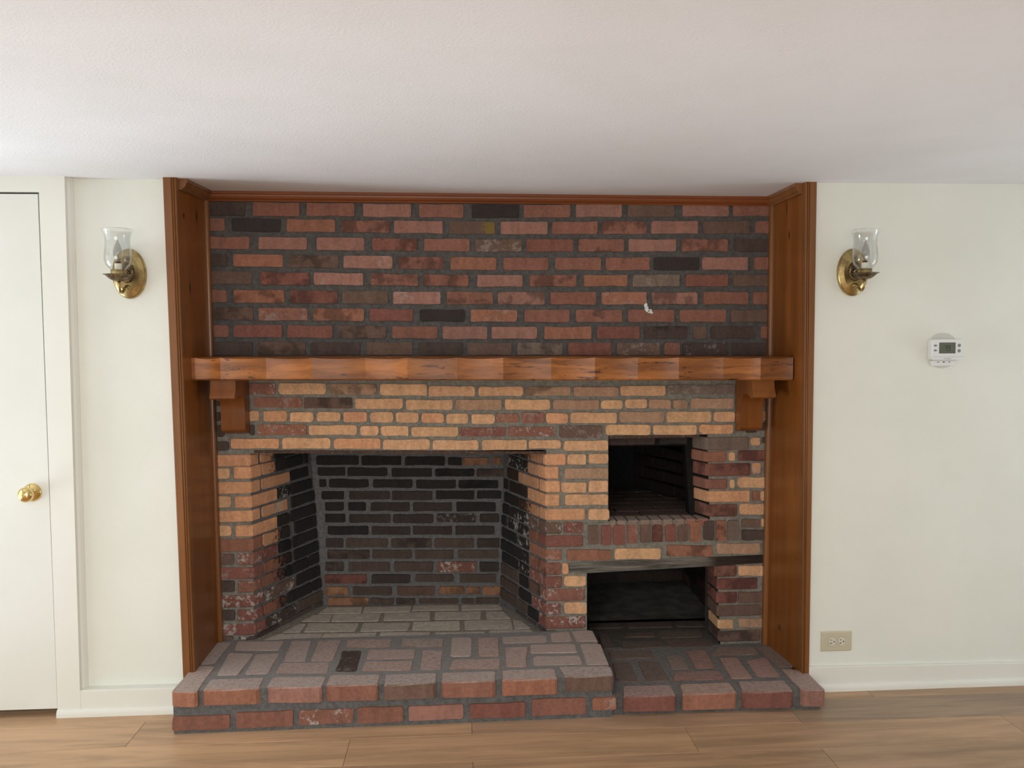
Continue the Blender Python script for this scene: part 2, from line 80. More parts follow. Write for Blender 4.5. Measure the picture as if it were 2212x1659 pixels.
class NT:
    def __init__(s, name):
        s.m = bpy.data.materials.new(name)
        s.m.use_nodes = True
        s.t = s.m.node_tree
        s.t.nodes.clear()
        s.out = s.t.nodes.new('ShaderNodeOutputMaterial')
    def n(s, typ, ins=None, **kw):
        nd = s.t.nodes.new(typ)
        for k, v in kw.items():
            setattr(nd, k, v)
        for k, v in (ins or {}).items():
            s.set(nd.inputs[k], v)
        return nd
    def set(s, sock, v):
        if isinstance(v, bpy.types.NodeSocket):
            s.t.links.new(v, sock)
        else:
            if sock.type == 'RGBA' and len(v) == 3:
                v = (*v, 1)
            sock.default_value = v
    def math(s, op, a, b=0.0, clamp=False):
        nd = s.n('ShaderNodeMath', operation=op, use_clamp=clamp)
        s.set(nd.inputs[0], a); s.set(nd.inputs[1], b)
        return nd.outputs[0]
    def mix(s, f, a, b, mode='MIX'):
        nd = s.n('ShaderNodeMix', data_type='RGBA', blend_type=mode, clamp_factor=True)
        s.set(nd.inputs['Factor'], f); s.set(nd.inputs[6], a); s.set(nd.inputs[7], b)
        return nd.outputs[2]
    def ramp(s, x, a, b, lo=0.0, hi=1.0):
        nd = s.n('ShaderNodeMapRange', interpolation_type='SMOOTHSTEP')
        for i, v in enumerate((x, a, b, lo, hi)):
            s.set(nd.inputs[i], v)
        return nd.outputs[0]
    def noise(s, vec, scale, detail=4.0, rough=0.55, dist=0.0):
        nd = s.n('ShaderNodeTexNoise', {'Vector': vec, 'Scale': scale, 'Detail': detail, 'Roughness': rough, 'Distortion': dist})
        return nd.outputs[0]
    def attr(s, name):
        return s.n('ShaderNodeAttribute', attribute_type='OBJECT', attribute_name=name).outputs['Fac']
    def coords(s, rnd=True, scale=(1, 1, 1)):
        v = s.n('ShaderNodeTexCoord').outputs['Object']
        if scale != (1, 1, 1):
            v = s.n('ShaderNodeMapping', {'Vector': v, 'Scale': scale}).outputs[0]
        if rnd:
            r = s.n('ShaderNodeObjectInfo').outputs['Random']
            r = s.math('MULTIPLY', r, 37.0)
            cb = s.n('ShaderNodeCombineXYZ', {0: r, 1: s.math('MULTIPLY', r, 1.7), 2: r}).outputs[0]
            v = s.n('ShaderNodeVectorMath', {0: v, 1: cb}, operation='ADD').outputs[0]
        return v
    def finish(s, color, rough=0.8, bump=None, bstr=0.4, bdist=0.003, spec=0.3, metallic=0.0, coat=0.0):
        b = s.n('ShaderNodeBsdfPrincipled')
        s.set(b.inputs['Base Color'], color)
        s.set(b.inputs['Roughness'], rough)
        s.set(b.inputs['Metallic'], metallic)
        s.set(b.inputs['Specular IOR Level'], spec)
        s.set(b.inputs['Coat Weight'], coat)
        if coat:
            b.inputs['Coat Roughness'].default_value = 0.22
        if bump is not None:
            bn = s.n('ShaderNodeBump', {'Height': bump, 'Strength': bstr, 'Distance': bdist})
            s.t.links.new(bn.outputs[0], b.inputs['Normal'])
        s.t.links.new(b.outputs[0], s.out.inputs[0])
        return s.m

def plain(name, rgb, rough=0.5, metallic=0.0, spec=0.5, bscale=0, bstr=0.1):
    t = NT(name)
    v = t.coords(False)
    nz = t.noise(v, 6.0, 3)
    c = t.mix(t.ramp(nz, 0.3, 0.7), lin(rgb), tuple(x * 0.95 for x in lin(rgb)))
    bump = t.noise(v, bscale, 3) if bscale else None
    return t.finish(c, rough, bump, bstr, 0.001, spec, metallic)

# ------------------------------------------------------------------ materials
def brick_material():
    t = NT('brick_clay')
    v = t.coords()
    oi = t.n('ShaderNodeObjectInfo').outputs['Color']
    lo = t.noise(v, 15.0, 3)
    mid = t.noise(v, 70.0, 8, 0.72)
    mid2 = t.noise(t.n('ShaderNodeVectorMath', {0: v, 1: (9.1, 4.2, 7.7)}, operation='ADD').outputs[0], 48.0, 7, 0.72)
    fine = t.noise(v, 420.0, 3, 0.6)
    streak = t.noise(t.n('ShaderNodeMapping', {'Vector': v, 'Scale': (30, 30, 8)}).outputs[0], 1.0, 4)
    c = t.mix(t.math('MULTIPLY', t.ramp(lo, 0.44, 0.60), t.attr('dark')), oi, t.mix(1.0, oi, (0.42, 0.44, 0.46), 'MULTIPLY'))
    vv = t.math('ADD', t.math('MULTIPLY', t.ramp(mid, 0.28, 0.72), 0.34), t.math('MULTIPLY', t.ramp(streak, 0.3, 0.7), 0.22))
    vv = t.math('ADD', vv, 0.72)
    cb = t.n('ShaderNodeCombineXYZ', {0: vv, 1: vv, 2: vv}).outputs[0]
    c = t.mix(1.0, c, cb, 'MULTIPLY')
    c = t.mix(t.ramp(fine, 0.30, 0.40, 0.45, 0.0), c, (0.03, 0.025, 0.022))
    # pits and flecks of the clay
    vo = t.n('ShaderNodeTexVoronoi', {'Vector': v, 'Scale': 95.0, 'Randomness': 1.0})
    pick = t.n('ShaderNodeSeparateColor', {0: vo.outputs['Color']}).outputs[0]
    pit = t.math('MULTIPLY', t.ramp(t.math('ADD', vo.outputs['Distance'], t.math('MULTIPLY', pick, 0.12)), 0.13, 0.24, 1.0, 0.0), t.math('GREATER_THAN', mid, 0.5))
    c = t.mix(t.math('MULTIPLY', pit, 0.42), c, (0.05, 0.035, 0.028))
    # pale lime bloom
    ef = t.ramp(t.math('ADD', mid2, t.math('MULTIPLY', t.math('SUBTRACT', lo, 0.5), 0.55)), 0.54, 0.62)
    ef = t.math('MULTIPLY', ef, t.attr('bloom'))
    c = t.mix(ef, c, (0.42, 0.38, 0.34))
    c = t.mix(t.ramp(fine, 0.68, 0.76, 0.0, 0.16), c, (0.5, 0.46, 0.4))
    # soot stain that thickens towards the back of the firebox
    pos = t.n('ShaderNodeNewGeometry')
    sep = t.n('ShaderNodeSeparateXYZ', {0: pos.outputs['Position']})
    d = t.math('ADD', sep.outputs[1], t.math('MULTIPLY', t.math('SUBTRACT', mid2, 0.5), 0.38))
    so = t.math('MULTIPLY', t.ramp(d, 0.13, 0.20), t.attr('soot'))
    c = t.mix(t.math('MULTIPLY', so, 0.93), c, (0.013, 0.012, 0.012))
    # settled dust on upward faces, its colour lightened in place of missing light
    nz = t.n('ShaderNodeSeparateXYZ', {0: pos.outputs['Normal']}).outputs[2]
    du = t.math('MULTIPLY', t.ramp(nz, 0.55, 0.9), t.attr('dust'))
    du = t.math('MULTIPLY', du, t.ramp(mid, 0.30, 0.62, 0.45, 0.95))
    c = t.mix(du, c, (0.55, 0.475, 0.43))
    # yellow paint patch
    sx = t.n('ShaderNodeSeparateXYZ', {0: t.n('ShaderNodeTexCoord').outputs['Object']})
    yx = t.math('ADD', sx.outputs[0], t.math('MULTIPLY', t.math('SUBTRACT', mid, 0.5), 0.12))
    c = t.mix(t.math('MULTIPLY', t.ramp(yx, 0.046, 0.058, 0, 0.85), t.attr('yellow')), c, (0.22, 0.15, 0.035))
    h = t.math('SUBTRACT', t.math('ADD', t.math('MULTIPLY', mid, 0.9), t.math('MULTIPLY', fine, 0.25)), t.math('MULTIPLY', pit, 0.35))
    return t.finish(c, 0.82, h, 0.75, 0.005, 0.25)

def mortar_material():
    t = NT('mortar')
    v = t.n('ShaderNodeNewGeometry').outputs['Position']
    oi = t.n('ShaderNodeObjectInfo').outputs['Color']
    a = t.noise(v, 60.0, 5, 0.65)
    b = t.noise(v, 500.0, 3, 0.7)
    vv = t.math('ADD', t.math('MULTIPLY', t.ramp(a, 0.3, 0.7), 0.45), t.math('MULTIPLY', t.ramp(b, 0.3, 0.7), 0.35))
    vv = t.math('ADD', vv, 0.60)
    c = t.mix(1.0, oi, t.n('ShaderNodeCombineXYZ', {0: vv, 1: vv, 2: vv}).outputs[0], 'MULTIPLY')
    c = t.mix(t.ramp(b, 0.70, 0.76, 0.0, 0.35), c, (0.4, 0.38, 0.35))
    nz = t.n('ShaderNodeSeparateXYZ', {0: t.n('ShaderNodeNewGeometry').outputs['Normal']}).outputs[2]
    du = t.math('MULTIPLY', t.ramp(nz, 0.55, 0.9), t.attr('dust'))
    c = t.mix(t.math('MULTIPLY', du, t.ramp(a, 0.3, 0.6, 0.7, 1.0)), c, (0.36, 0.345, 0.33))
    h = t.math('ADD', a, t.math('MULTIPLY', b, 0.5))
    return t.finish(c, 0.92, h, 1.0, 0.006, 0.15)

def wood(name, light, dark, grain=(14, 14, 0.9), rough=0.32, knots=0.8, coat=0.25, contrast=1.0, sheen_tone=False, spots=()):
    t = NT(name)
    v0 = t.coords(True)
    v = t.n('ShaderNodeMapping', {'Vector': v0, 'Scale': grain}).outputs[0]
    g1 = t.noise(v, 1.0, 4, 0.5, 0.6)
    g2 = t.noise(v, 9.0, 4, 0.6, 0.2)
    broad = t.noise(v0, 2.2, 2)
    f = t.math('ADD', t.math('MULTIPLY', t.ramp(g1, 0.3, 0.7), 0.6), t.math('MULTIPLY', g2, 0.5))
    f = t.math('ADD', t.math('MULTIPLY', t.math('SUBTRACT', f, 0.55), contrast), 0.45)
    c = t.mix(f, lin(light), lin(dark))
    c = t.mix(t.ramp(broad, 0.35, 0.7, 0.0, 0.35), c, lin(dark))
    # knots: sparse elongated spots
    ks = tuple(1.0 if s > 3 else 0.55 for s in grain)
    kv = t.n('ShaderNodeMapping', {'Vector': v0, 'Scale': ks}).outputs[0]
    kd = t.n('ShaderNodeTexVoronoi', {'Vector': kv, 'Scale': 3.4}).outputs['Distance']
    kd = t.math('ADD', kd, t.math('MULTIPLY', t.math('SUBTRACT', g1, 0.5), 0.03))
    c = t.mix(t.ramp(kd, 0.045, 0.085, knots, 0.0), c, tuple(x * 0.12 for x in lin(dark)))
    gp = t.n('ShaderNodeNewGeometry').outputs['Position'] if spots else None
    for (ky, kz, ry, rz) in spots:
        d = t.n('ShaderNodeVectorMath', {0: gp, 1: (0, ky, kz)}, operation='SUBTRACT').outputs[0]
        d = t.n('ShaderNodeVectorMath', {0: d, 1: (0, 1 / ry, 1 / rz)}, operation='MULTIPLY').outputs[0]
        ln = t.n('ShaderNodeVectorMath', {0: d}, operation='LENGTH').outputs['Value']
        ln = t.math('ADD', ln, t.math('MULTIPLY', t.math('SUBTRACT', g2, 0.5), 0.7))
        c = t.mix(t.ramp(ln, 0.9, 2.4, 0.55, 0.0), c, tuple(x * 0.55 for x in lin(dark)))
        c = t.mix(t.ramp(ln, 0.6, 1.05, 0.9, 0.0), c, tuple(x * 0.10 for x in lin(dark)))
    if sheen_tone:
        ta = t.n('ShaderNodeAttribute', attribute_type='GEOMETRY', attribute_name='sheen_tone').outputs['Fac']
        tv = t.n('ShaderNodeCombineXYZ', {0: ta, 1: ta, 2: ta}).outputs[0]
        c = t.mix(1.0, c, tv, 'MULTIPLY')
        # torn grain and knife marks
        mv = t.n('ShaderNodeMapping', {'Vector': v0, 'Scale': (14, 30, 95), 'Rotation': (0, 0.20, 0)}).outputs[0]
        mk = t.noise(mv, 1.0, 3, 0.6, 0.5)
        area_ = t.ramp(t.noise(v0, 6.5, 2), 0.45, 0.58)
        c = t.mix(t.math('MULTIPLY', t.ramp(mk, 0.585, 0.655, 0.0, 0.8), area_), c, lin((45, 24, 12)))
    h = t.math('ADD', g2, t.math('MULTIPLY', g1, 0.5))
    return t.finish(c, rough, h, 0.25, 0.0015, 0.3, 0.0, coat)

def plank_material():
    t = NT('oak_plank')
    v0 = t.coords(True)
    oi = t.n('ShaderNodeObjectInfo').outputs['Color']
    v = t.n('ShaderNodeMapping', {'Vector': v0, 'Scale': (1.3, 16, 16)}).outputs[0]
    g1 = t.noise(v, 1.0, 5, 0.6, 1.2)
    g2 = t.noise(v, 12.0, 3, 0.6)
    br = t.noise(t.n('ShaderNodeMapping', {'Vector': v0, 'Scale': (0.9, 5, 5)}).outputs[0], 1.0, 2)
    f = t.math('ADD', t.math('MULTIPLY', t.ramp(g1, 0.3, 0.72), 0.40), t.math('MULTIPLY', g2, 0.22))
    f = t.math('ADD', f, t.math('MULTIPLY', t.ramp(br, 0.35, 0.7), 0.14))
    vv = t.math('SUBTRACT', 1.33, f)
    c = t.mix(1.0, oi, t.n('ShaderNodeCombineXYZ', {0: vv, 1: vv, 2: vv}).outputs[0], 'MULTIPLY')
    return t.finish(c, 0.42, g2, 0.12, 0.001, 0.4)

def wall_material(name, rgb, scale=260.0, bstr=0.22, rough=0.75, swirl=False):
    t = NT(name)
    v = t.n('ShaderNodeNewGeometry').outputs['Position']
    a = t.noise(v, 3.0, 3)
    c = t.mix(t.ramp(a, 0.3, 0.7), lin(rgb), tuple(x * y for x, y in zip(lin(rgb), (0.96, 0.965, 0.95))))
    if swirl:
        dv = t.n('ShaderNodeTexNoise', {'Vector': v, 'Scale': 5.0, 'Detail': 2.0}).outputs['Color']
        vv = t.n('ShaderNodeVectorMath', {0: v, 1: t.n('ShaderNodeVectorMath', {0: dv, 'Scale': 0.35}, operation='SCALE').outputs[0]}, operation='ADD').outputs[0]
        rg = t.n('ShaderNodeTexWave', {'Vector': vv, 'Scale': 42.0, 'Distortion': 6.0, 'Detail': 2.0, 'Detail Scale': 1.5}, wave_type='RINGS').outputs['Fac']
        b = t.noise(v, 150.0, 3, 0.6)
        h = t.math('ADD', t.math('MULTIPLY', rg, t.ramp(t.noise(v, 6.0, 2), 0.45, 0.65, 0.0, 0.25)), b)
    else:
        h = t.noise(v, scale, 2, 0.5)
    return t.finish(c, rough, h, bstr, 0.0025, 0.3)

def thin_glass(name, tint=(0.97, 0.98, 0.98), k=1.0):
    t = NT(name)
    tr = t.n('ShaderNodeBsdfTransparent', {0: (*tint, 1)})
    gl = t.n('ShaderNodeBsdfGlossy', {'Color': (1, 1, 1, 1), 'Roughness': 0.03})
    lw = t.n('ShaderNodeLayerWeight', {'Blend': 0.15})
    f = t.math('ADD', t.math('MULTIPLY', lw.outputs['Fresnel'], 0.75 * k), 0.03, True)
    mxn = t.n('ShaderNodeMixShader')
    t.set(mxn.inputs[0], f)
    t.t.links.new(tr.outputs[0], mxn.inputs[1])
    t.t.links.new(gl.outputs[0], mxn.inputs[2])
    t.t.links.new(mxn.outputs[0], t.out.inputs[0])
    return t.m

def metal(name, a, b, rough=0.3, scale=40):
    t = NT(name)
    v = t.coords(True)
    n1 = t.noise(v, scale, 4)
    c = t.mix(t.ramp(n1, 0.35, 0.65), lin(a), lin(b))
    return t.finish(c, t.ramp(n1, 0.3, 0.7, rough * 0.85, rough * 1.2), None, 0, 0, 0.5, 1.0)

SPOTS_R = [(-0.192, 1.864, 0.006, 0.015), (-0.143, 0.188, 0.008, 0.011), (-0.166, 1.975, 0.004, 0.022)]
SPOTS_L = [(-0.284, 1.920, 0.009, 0.009), (-0.126, 1.940, 0.008, 0.020), (-0.239, 1.646, 0.008, 0.022)]
M_BRICK = brick_material()
M_MORTAR = mortar_material()
M_PINE_L = wood('pine_stain', (150, 90, 36), (106, 58, 20), (13, 13, 0.8), 0.36, 0.8, 0.12, 1.0)
M_PINE_B = wood('pine_board_right', (150, 90, 36), (106, 58, 20), (13, 13, 0.8), 0.36, 0.0, 0.12, 1.0, False, SPOTS_R)
M_PINE_A = wood('pine_board_left', (150, 90, 36), (106, 58, 20), (13, 13, 0.8), 0.36, 0.0, 0.12, 1.0, False, SPOTS_L)
M_PINE_M = wood('pine_moulding', (142, 92, 50), (106, 66, 34), (16, 16, 0.9), 0.30, 0.0, 0.25, 0.9)
M_PINE_X = wood('pine_moulding_long', (140, 78, 40), (106, 56, 27), (0.9, 16, 16), 0.36, 0.0, 0.1, 0.7)
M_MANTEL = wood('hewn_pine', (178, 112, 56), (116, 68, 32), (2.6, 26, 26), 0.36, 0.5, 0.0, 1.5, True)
M_PLANK = plank_material()
M_WALL = wall_material('cream_wall_paint', (229, 230, 220), 240, 0.18, 0.6)
M_CEIL = wall_material('ceiling_texture_paint', (229, 229, 231), 150, 0.30, 0.85, True)
M_TRIM = wall_material('white_trim_paint', (230, 229, 220), 60, 0.05, 0.4)
M_DOOR = wall_material('door_paint', (226, 226, 218), 400, 0.04, 0.45)
M_BRASS = metal('polished_brass', (230, 206, 146), (220, 194, 128), 0.14, 14)
M_ANTIQ = metal('antique_brass', (188, 168, 116), (150, 128, 88), 0.28, 26)
M_BRONZ = metal('dark_bronze', (128, 110, 84), (84, 70, 55), 0.30, 60)
M_IRON = None
M_GLASS = thin_glass('clear_glass', (0.985, 0.99, 0.99), 0.45)
M_BULB = thin_glass('bulb_glass', (0.93, 0.93, 0.93), 0.6)
M_CANDLE = plain('candle_sleeve_white', (226, 220, 200), 0.45)
M_WHITEP = plain('white_plastic', (226, 226, 224), 0.35)
M_CLEARP = plain('pale_plastic_plate', (206, 206, 194), 0.3)
M_LCD = plain('lcd_screen', (92, 98, 84), 0.2)
M_INK = plain('dark_ink', (38, 40, 36), 0.5)
M_GREYP = plain('grey_rubber', (132, 132, 134), 0.5)
M_ALMOND = plain('almond_plastic', (198, 190, 164), 0.35)
M_IVORY = plain('ivory_plastic', (212, 206, 186), 0.35)
M_BLACK = plain('black_gap', (16, 15, 15), 0.8)
M_PLASTER = plain('white_plaster', (232, 232, 226), 0.8, 0, 0.2, 300, 0.6)
M_STRAW = plain('dry_wood', (196, 172, 132), 0.7)

def iron_material():
    t = NT('rusty_iron')
    v = t.coords(False)
    a = t.noise(v, 60, 5, 0.7)
    c = t.mix(t.ramp(a, 0.35, 0.6), lin((58, 44, 38)), lin((84, 62, 50)))
    c = t.mix(t.ramp(t.noise(v, 90, 5, 0.7), 0.58, 0.66, 0, 0.7), c, lin((150, 138, 126)))
    return t.finish(c, 0.7, a, 0.5, 0.003, 0.3, 0.2)
M_IRON = iron_material()

def oldwood_material():
    t = NT('weathered_timber')
    v0 = t.coords(False)
    v = t.n('ShaderNodeMapping', {'Vector': v0, 'Scale': (4, 30, 60)}).outputs[0]
    g = t.noise(v, 1.0, 5, 0.6, 0.6)
    g2 = t.noise(v, 6.0, 4)
    c = t.mix(t.ramp(t.math('ADD', g, t.math('MULTIPLY', g2, 0.4)), 0.5, 0.9), lin((74, 70, 64)), lin((126, 120, 110)))
    sx = t.n('ShaderNodeSeparateXYZ', {0: t.n('ShaderNodeNewGeometry').outputs['Position']}).outputs[0]
    c = t.mix(t.ramp(sx, 0.93, 0.99), c, t.mix(t.ramp(g, 0.4, 0.6), lin((60, 48, 40)), lin((40, 33, 29))))
    return t.finish(c, 0.85, t.math('ADD', g, g2), 0.6, 0.004, 0.2)
M_OLDWOOD = oldwood_material()

def dirt_material():
    t = NT('ash_covered_cement')
    v = t.n('ShaderNodeNewGeometry').outputs['Position']
    a = t.noise(v, 12, 4)
    b = t.noise(v, 120, 4, 0.7)
    c = t.mix(t.ramp(a, 0.3, 0.7), lin((92, 91, 86)), lin((116, 114, 108)))
    return t.finish(c, 0.95, b, 0.5, 0.004, 0.1)
M_DIRT = dirt_material()

# ------------------------------------------------------------------ object helpers
WLOC = {}
def link(o, parent, wloc):
    COL.objects.link(o)
    WLOC[o] = Vector(wloc)
    if parent is not None:
        o.parent = parent
        o.location = Vector(wloc) - WLOC[parent]
    else:
        o.location = Vector(wloc)
    return o

def thing(name, label, cat, loc, group=None):
    o = bpy.data.objects.new(name, None)
    o.empty_display_size = 0.05
    link(o, None, loc)
    o['label'] = label
    o['category'] = cat
    if group:
        o['group'] = group
    return o

def tag(o, label=None, cat=None, group=None, kind=None):
    if label: o['label'] = label
    if cat: o['category'] = cat
    if group: o['group'] = group
    if kind: o['kind'] = kind
    return o

class MB:
    def __init__(s):
        s.v, s.f, s.sm = [], [], []
    def add(s, vs, fs, smooth=False):
        k = len(s.v)
        s.v += [Vector(p) for p in vs]
        s.f += [tuple(k + i for i in f) for f in fs]
        s.sm += [smooth] * len(fs)
    def box(s, x0, x1, y0, y1, z0, z1):
        s.add([(x0, y0, z0), (x1, y0, z0), (x1, y1, z0), (x0, y1, z0), (x0, y0, z1), (x1, y0, z1), (x1, y1, z1), (x0, y1, z1)],
              [(3, 2, 1, 0), (4, 5, 6, 7), (0, 1, 5, 4), (1, 2, 6, 5), (2, 3, 7, 6), (3, 0, 4, 7)])
    def rings(s, rings, closed=True, cap0=False, cap1=False, smooth=False):
        n = len(rings[0])
        k = len(s.v)
        for r in rings:
            s.v += [Vector(p) for p in r]
        fs = []
        m = n if closed else n - 1
        for i in range(len(rings) - 1):
            for j in range(m):
                a, b = k + i * n + j, k + i * n + (j + 1) % n
                fs.append((a, b, b + n, a + n))
        sm = [smooth] * len(fs)
        if cap0:
            fs.append(tuple(k + j for j in reversed(range(n)))); sm.append(False)
        if cap1:
            fs.append(tuple(k + (len(rings) - 1) * n + j for j in range(n))); sm.append(False)
        s.f += fs
        s.sm += sm
    def lathe(s, prof, c, axis='Z', n=32, sx=1.0, sz=1.0, smooth=True, cap0=False, cap1=False, flute=None):
        rs = []
        for (r, h) in prof:
            ring = []
            for j in range(n):
                a = 2 * math.pi * j / n
                rr = r * (flute(a, r, h) if flute else 1.0)
                x, y = rr * math.cos(a) * sx, rr * math.sin(a) * sz
                if axis == 'Z':
                    ring.append((c[0] + x, c[1] + y, c[2] + h))
                else:   # axis points out of the wall, towards -Y
                    ring.append((c[0] + x, c[1] - h, c[2] + y))
            rs.append(ring)
        s.rings(rs, True, cap0, cap1, smooth)
    def tube(s, pts, r, n=10):
        pts = [Vector(p) for p in pts]
        rs = []
        for i, p in enumerate(pts):
            d = (pts[min(i + 1, len(pts) - 1)] - pts[max(i - 1, 0)]).normalized()
            a = d.cross(Vector((1, 0, 0)))
            if a.length < 0.1:
                a = d.cross(Vector((0, 1, 0)))
            a.normalize()
            b = d.cross(a)
            rr = r[i] if isinstance(r, (list, tuple)) else r
            rs.append([p + a * rr * math.cos(2 * math.pi * j / n) + b * rr * math.sin(2 * math.pi * j / n) for j in range(n)])
        s.rings(rs, True, True, True, True)
    def extrude(s, poly, a, b, fn):
        """polygon (p,q) extruded from a to b; fn(p,q,t) -> xyz"""
        s.rings([[fn(p, q, a) for p, q in poly], [fn(p, q, b) for p, q in poly]], True, True, True)
    def plate(s, cx, cz, w, h, y0, y1, r, bev, seg=4, chamf=None):
        """rounded rectangle on a wall: back at y0, front at y1 (y1 < y0)"""
        def ring(inset, y):
            out = []
            rr = max(r - inset, 0.0002)
            W, H = w / 2 - inset, h / 2 - inset
            for (sx, sz, a0) in ((1, -1, -90), (1, 1, 0), (-1, 1, 90), (-1, -1, 180)):
                for k in range(seg + 1):
                    a = math.radians(a0 + 90.0 * k / seg)
                    out.append((cx + sx * (W - rr) + rr * math.cos(a), y, cz + sz * (H - rr) + rr * math.sin(a)))
            return out
        s.rings([ring(0, y0), ring(0, y1 + bev * 0.7), ring(bev * 0.35, y1 + bev * 0.25), ring(bev, y1)], True, True, True, False)
    def build(s, name, mat, parent=None, origin=None, color=None):
        xs = [p.x for p in s.v]; ys = [p.y for p in s.v]; zs = [p.z for p in s.v]
        o0 = Vector(origin) if origin is not None else Vector(((min(xs) + max(xs)) / 2, (min(ys) + max(ys)) / 2, (min(zs) + max(zs)) / 2))
        me = bpy.data.meshes.new(name)
        me.from_pydata([p - o0 for p in s.v], [], s.f)
        me.polygons.foreach_set('use_smooth', s.sm)
        me.materials.append(mat)
        me.update()
        o = bpy.data.objects.new(name, me)
        if color is not None:
            o.color = (*color, 1)
        return link(o, parent, o0)

def recalc(o):
    bm = bmesh.new()
    bm.from_mesh(o.data)
    bmesh.ops.recalc_face_normals(bm, faces=bm.faces)
    bm.to_mesh(o.data)
    bm.free()
    return o

def smooth_by_angle(o, deg=32):
    me = o.data
    me.polygons.foreach_set('use_smooth', [True] * len(me.polygons))
    me.set_sharp_from_angle(angle=math.radians(deg))
    return o

# ------------------------------------------------------------------ brick helpers
PAL = {'R': (121, 79, 63), 'O': (132, 86, 64), 'P': (133, 93, 79), 'B': (95, 73, 61), 'D': (71, 57, 51), 'X': (51, 44, 42),
       'S': (113, 69, 57), 'T': (183, 139, 98), 'U': (184, 131, 90), 'V': (150, 116, 89), 'G': (106, 89, 77), 'K': (41, 38, 36),
       'L': (60, 51, 47), 'N': (82, 67, 59), 'M': (146, 102, 70), 'H': (140, 116, 104), 'E': (92, 76, 67), 'F': (156, 148, 136)}
GAIN = {}
def colour(code, gain=1.0):
    c = lin(PAL[code[0]])
    j = random.uniform(0.93, 1.07)
    y = 0.3 * c[0] + 0.5 * c[1] + 0.2 * c[2]
    return tuple(min(0.9, (x * 0.88 + y * 0.12) * gain * j * random.uniform(0.985, 1.015)) for x in c)
def flags(o, code):
    f = code[1:]
    if 'w' in f: o['bloom'] = 0.9
    if 'e' in f: o['bloom'] = 0.35
    if 'd' in f: o['dark'] = 0.8
    if 's' in f: o['soot'] = 1.0
    if 'y' in f: o['yellow'] = 1.0
    if 'u' in f: o['dust'] = 1.0
    if 'v' in f: o['dust'] = 0.8

def outline(q, rad=(0.004, 0.011), jit=0.0011):
    """rounded irregular outline of a quad of (u,v) metres, counter-clockwise"""
    P = [Vector((q[i], q[i + 1])) / 1000.0 for i in range(0, 8, 2)]
    out = []
    for i in range(4):
        a, p, b = P[i - 1], P[i], P[(i + 1) % 4]
        da, db = (a - p), (b - p)
        r = min(random.uniform(*rad), 0.35 * da.length, 0.35 * db.length)
        da.normalize(); db.normalize()
        p0, p2 = p + da * r, p + db * r
        pm = p + (da + db) * r * 0.28
        out += [p0, pm, p2]
        L = (b - p).length
        if L > 0.11:
            for t in (0.36, 0.66):
                nrm = Vector((-(b - p).y, (b - p).x)).normalized()
                out.append(p + (b - p) * (t + random.uniform(-0.06, 0.06)) + nrm * random.uniform(-1.4, 1.4) * jit)
    return [p + Vector((random.uniform(-jit, jit), random.uniform(-jit, jit))) * 0.6 for p in out]

def face_brick(parent, frame, q, code, gain=1.0, depth=0.020, proud=0.002, bev=0.0032, mat=None):
    ol = outline(q, (0.006, 0.015) if code[0] in 'TUV' else (0.004, 0.011), 0.0014)
    c = sum(ol, Vector((0, 0))) / len(ol)
    pr = random.uniform(-0.001, proud)
    fr, bk = [], []
    for p in ol:
        d = p - c
        e = d.normalized()
        k = random.uniform(0.5, 1.15)
        fr.append(frame(p.x - e.x * bev * k * 0.7, p.y - e.y * bev * k, pr))
        bk.append(frame(p.x + e.x * 0.001, p.y + e.y * 0.001, -depth))
    m = MB()
    m.rings([bk, fr], True, False, True)
    o = m.build('brick', mat or M_BRICK, parent, color=colour(code, gain))
    flags(o, code)
    return o

def corner_brick(parent, pts, z0, z1, code, gain=1.0, b=0.004):
    """open plan path of (x,y) points, extruded between z0 and z1 with eased edges"""
    path = [Vector(p) for p in pts]
    c = sum(path, Vector((0, 0))) / len(path)
    def ring(z, ins):
        r = []
        for i, p in enumerate(path):
            d = (c - p)
            k = ins / max(d.length, 0.01) * 1.6
            q = p + d * k if 0 < i < len(path) - 1 else p
            r.append((q.x, q.y, z))
        return r
    j = lambda: random.uniform(-0.0012, 0.0012)
    m = MB()
    m.rings([ring(z0 + j(), b * 0.8), ring(z0 + b, 0), ring(z1 - b, 0), ring(z1 + j(), b * 0.8)], False, False, True)
    n = len(path)
    m.f.append(tuple(reversed(range(n)))); m.sm.append(False)
    o = m.build('brick', M_BRICK, parent, color=colour(code, gain))
    flags(o, code)
    return o

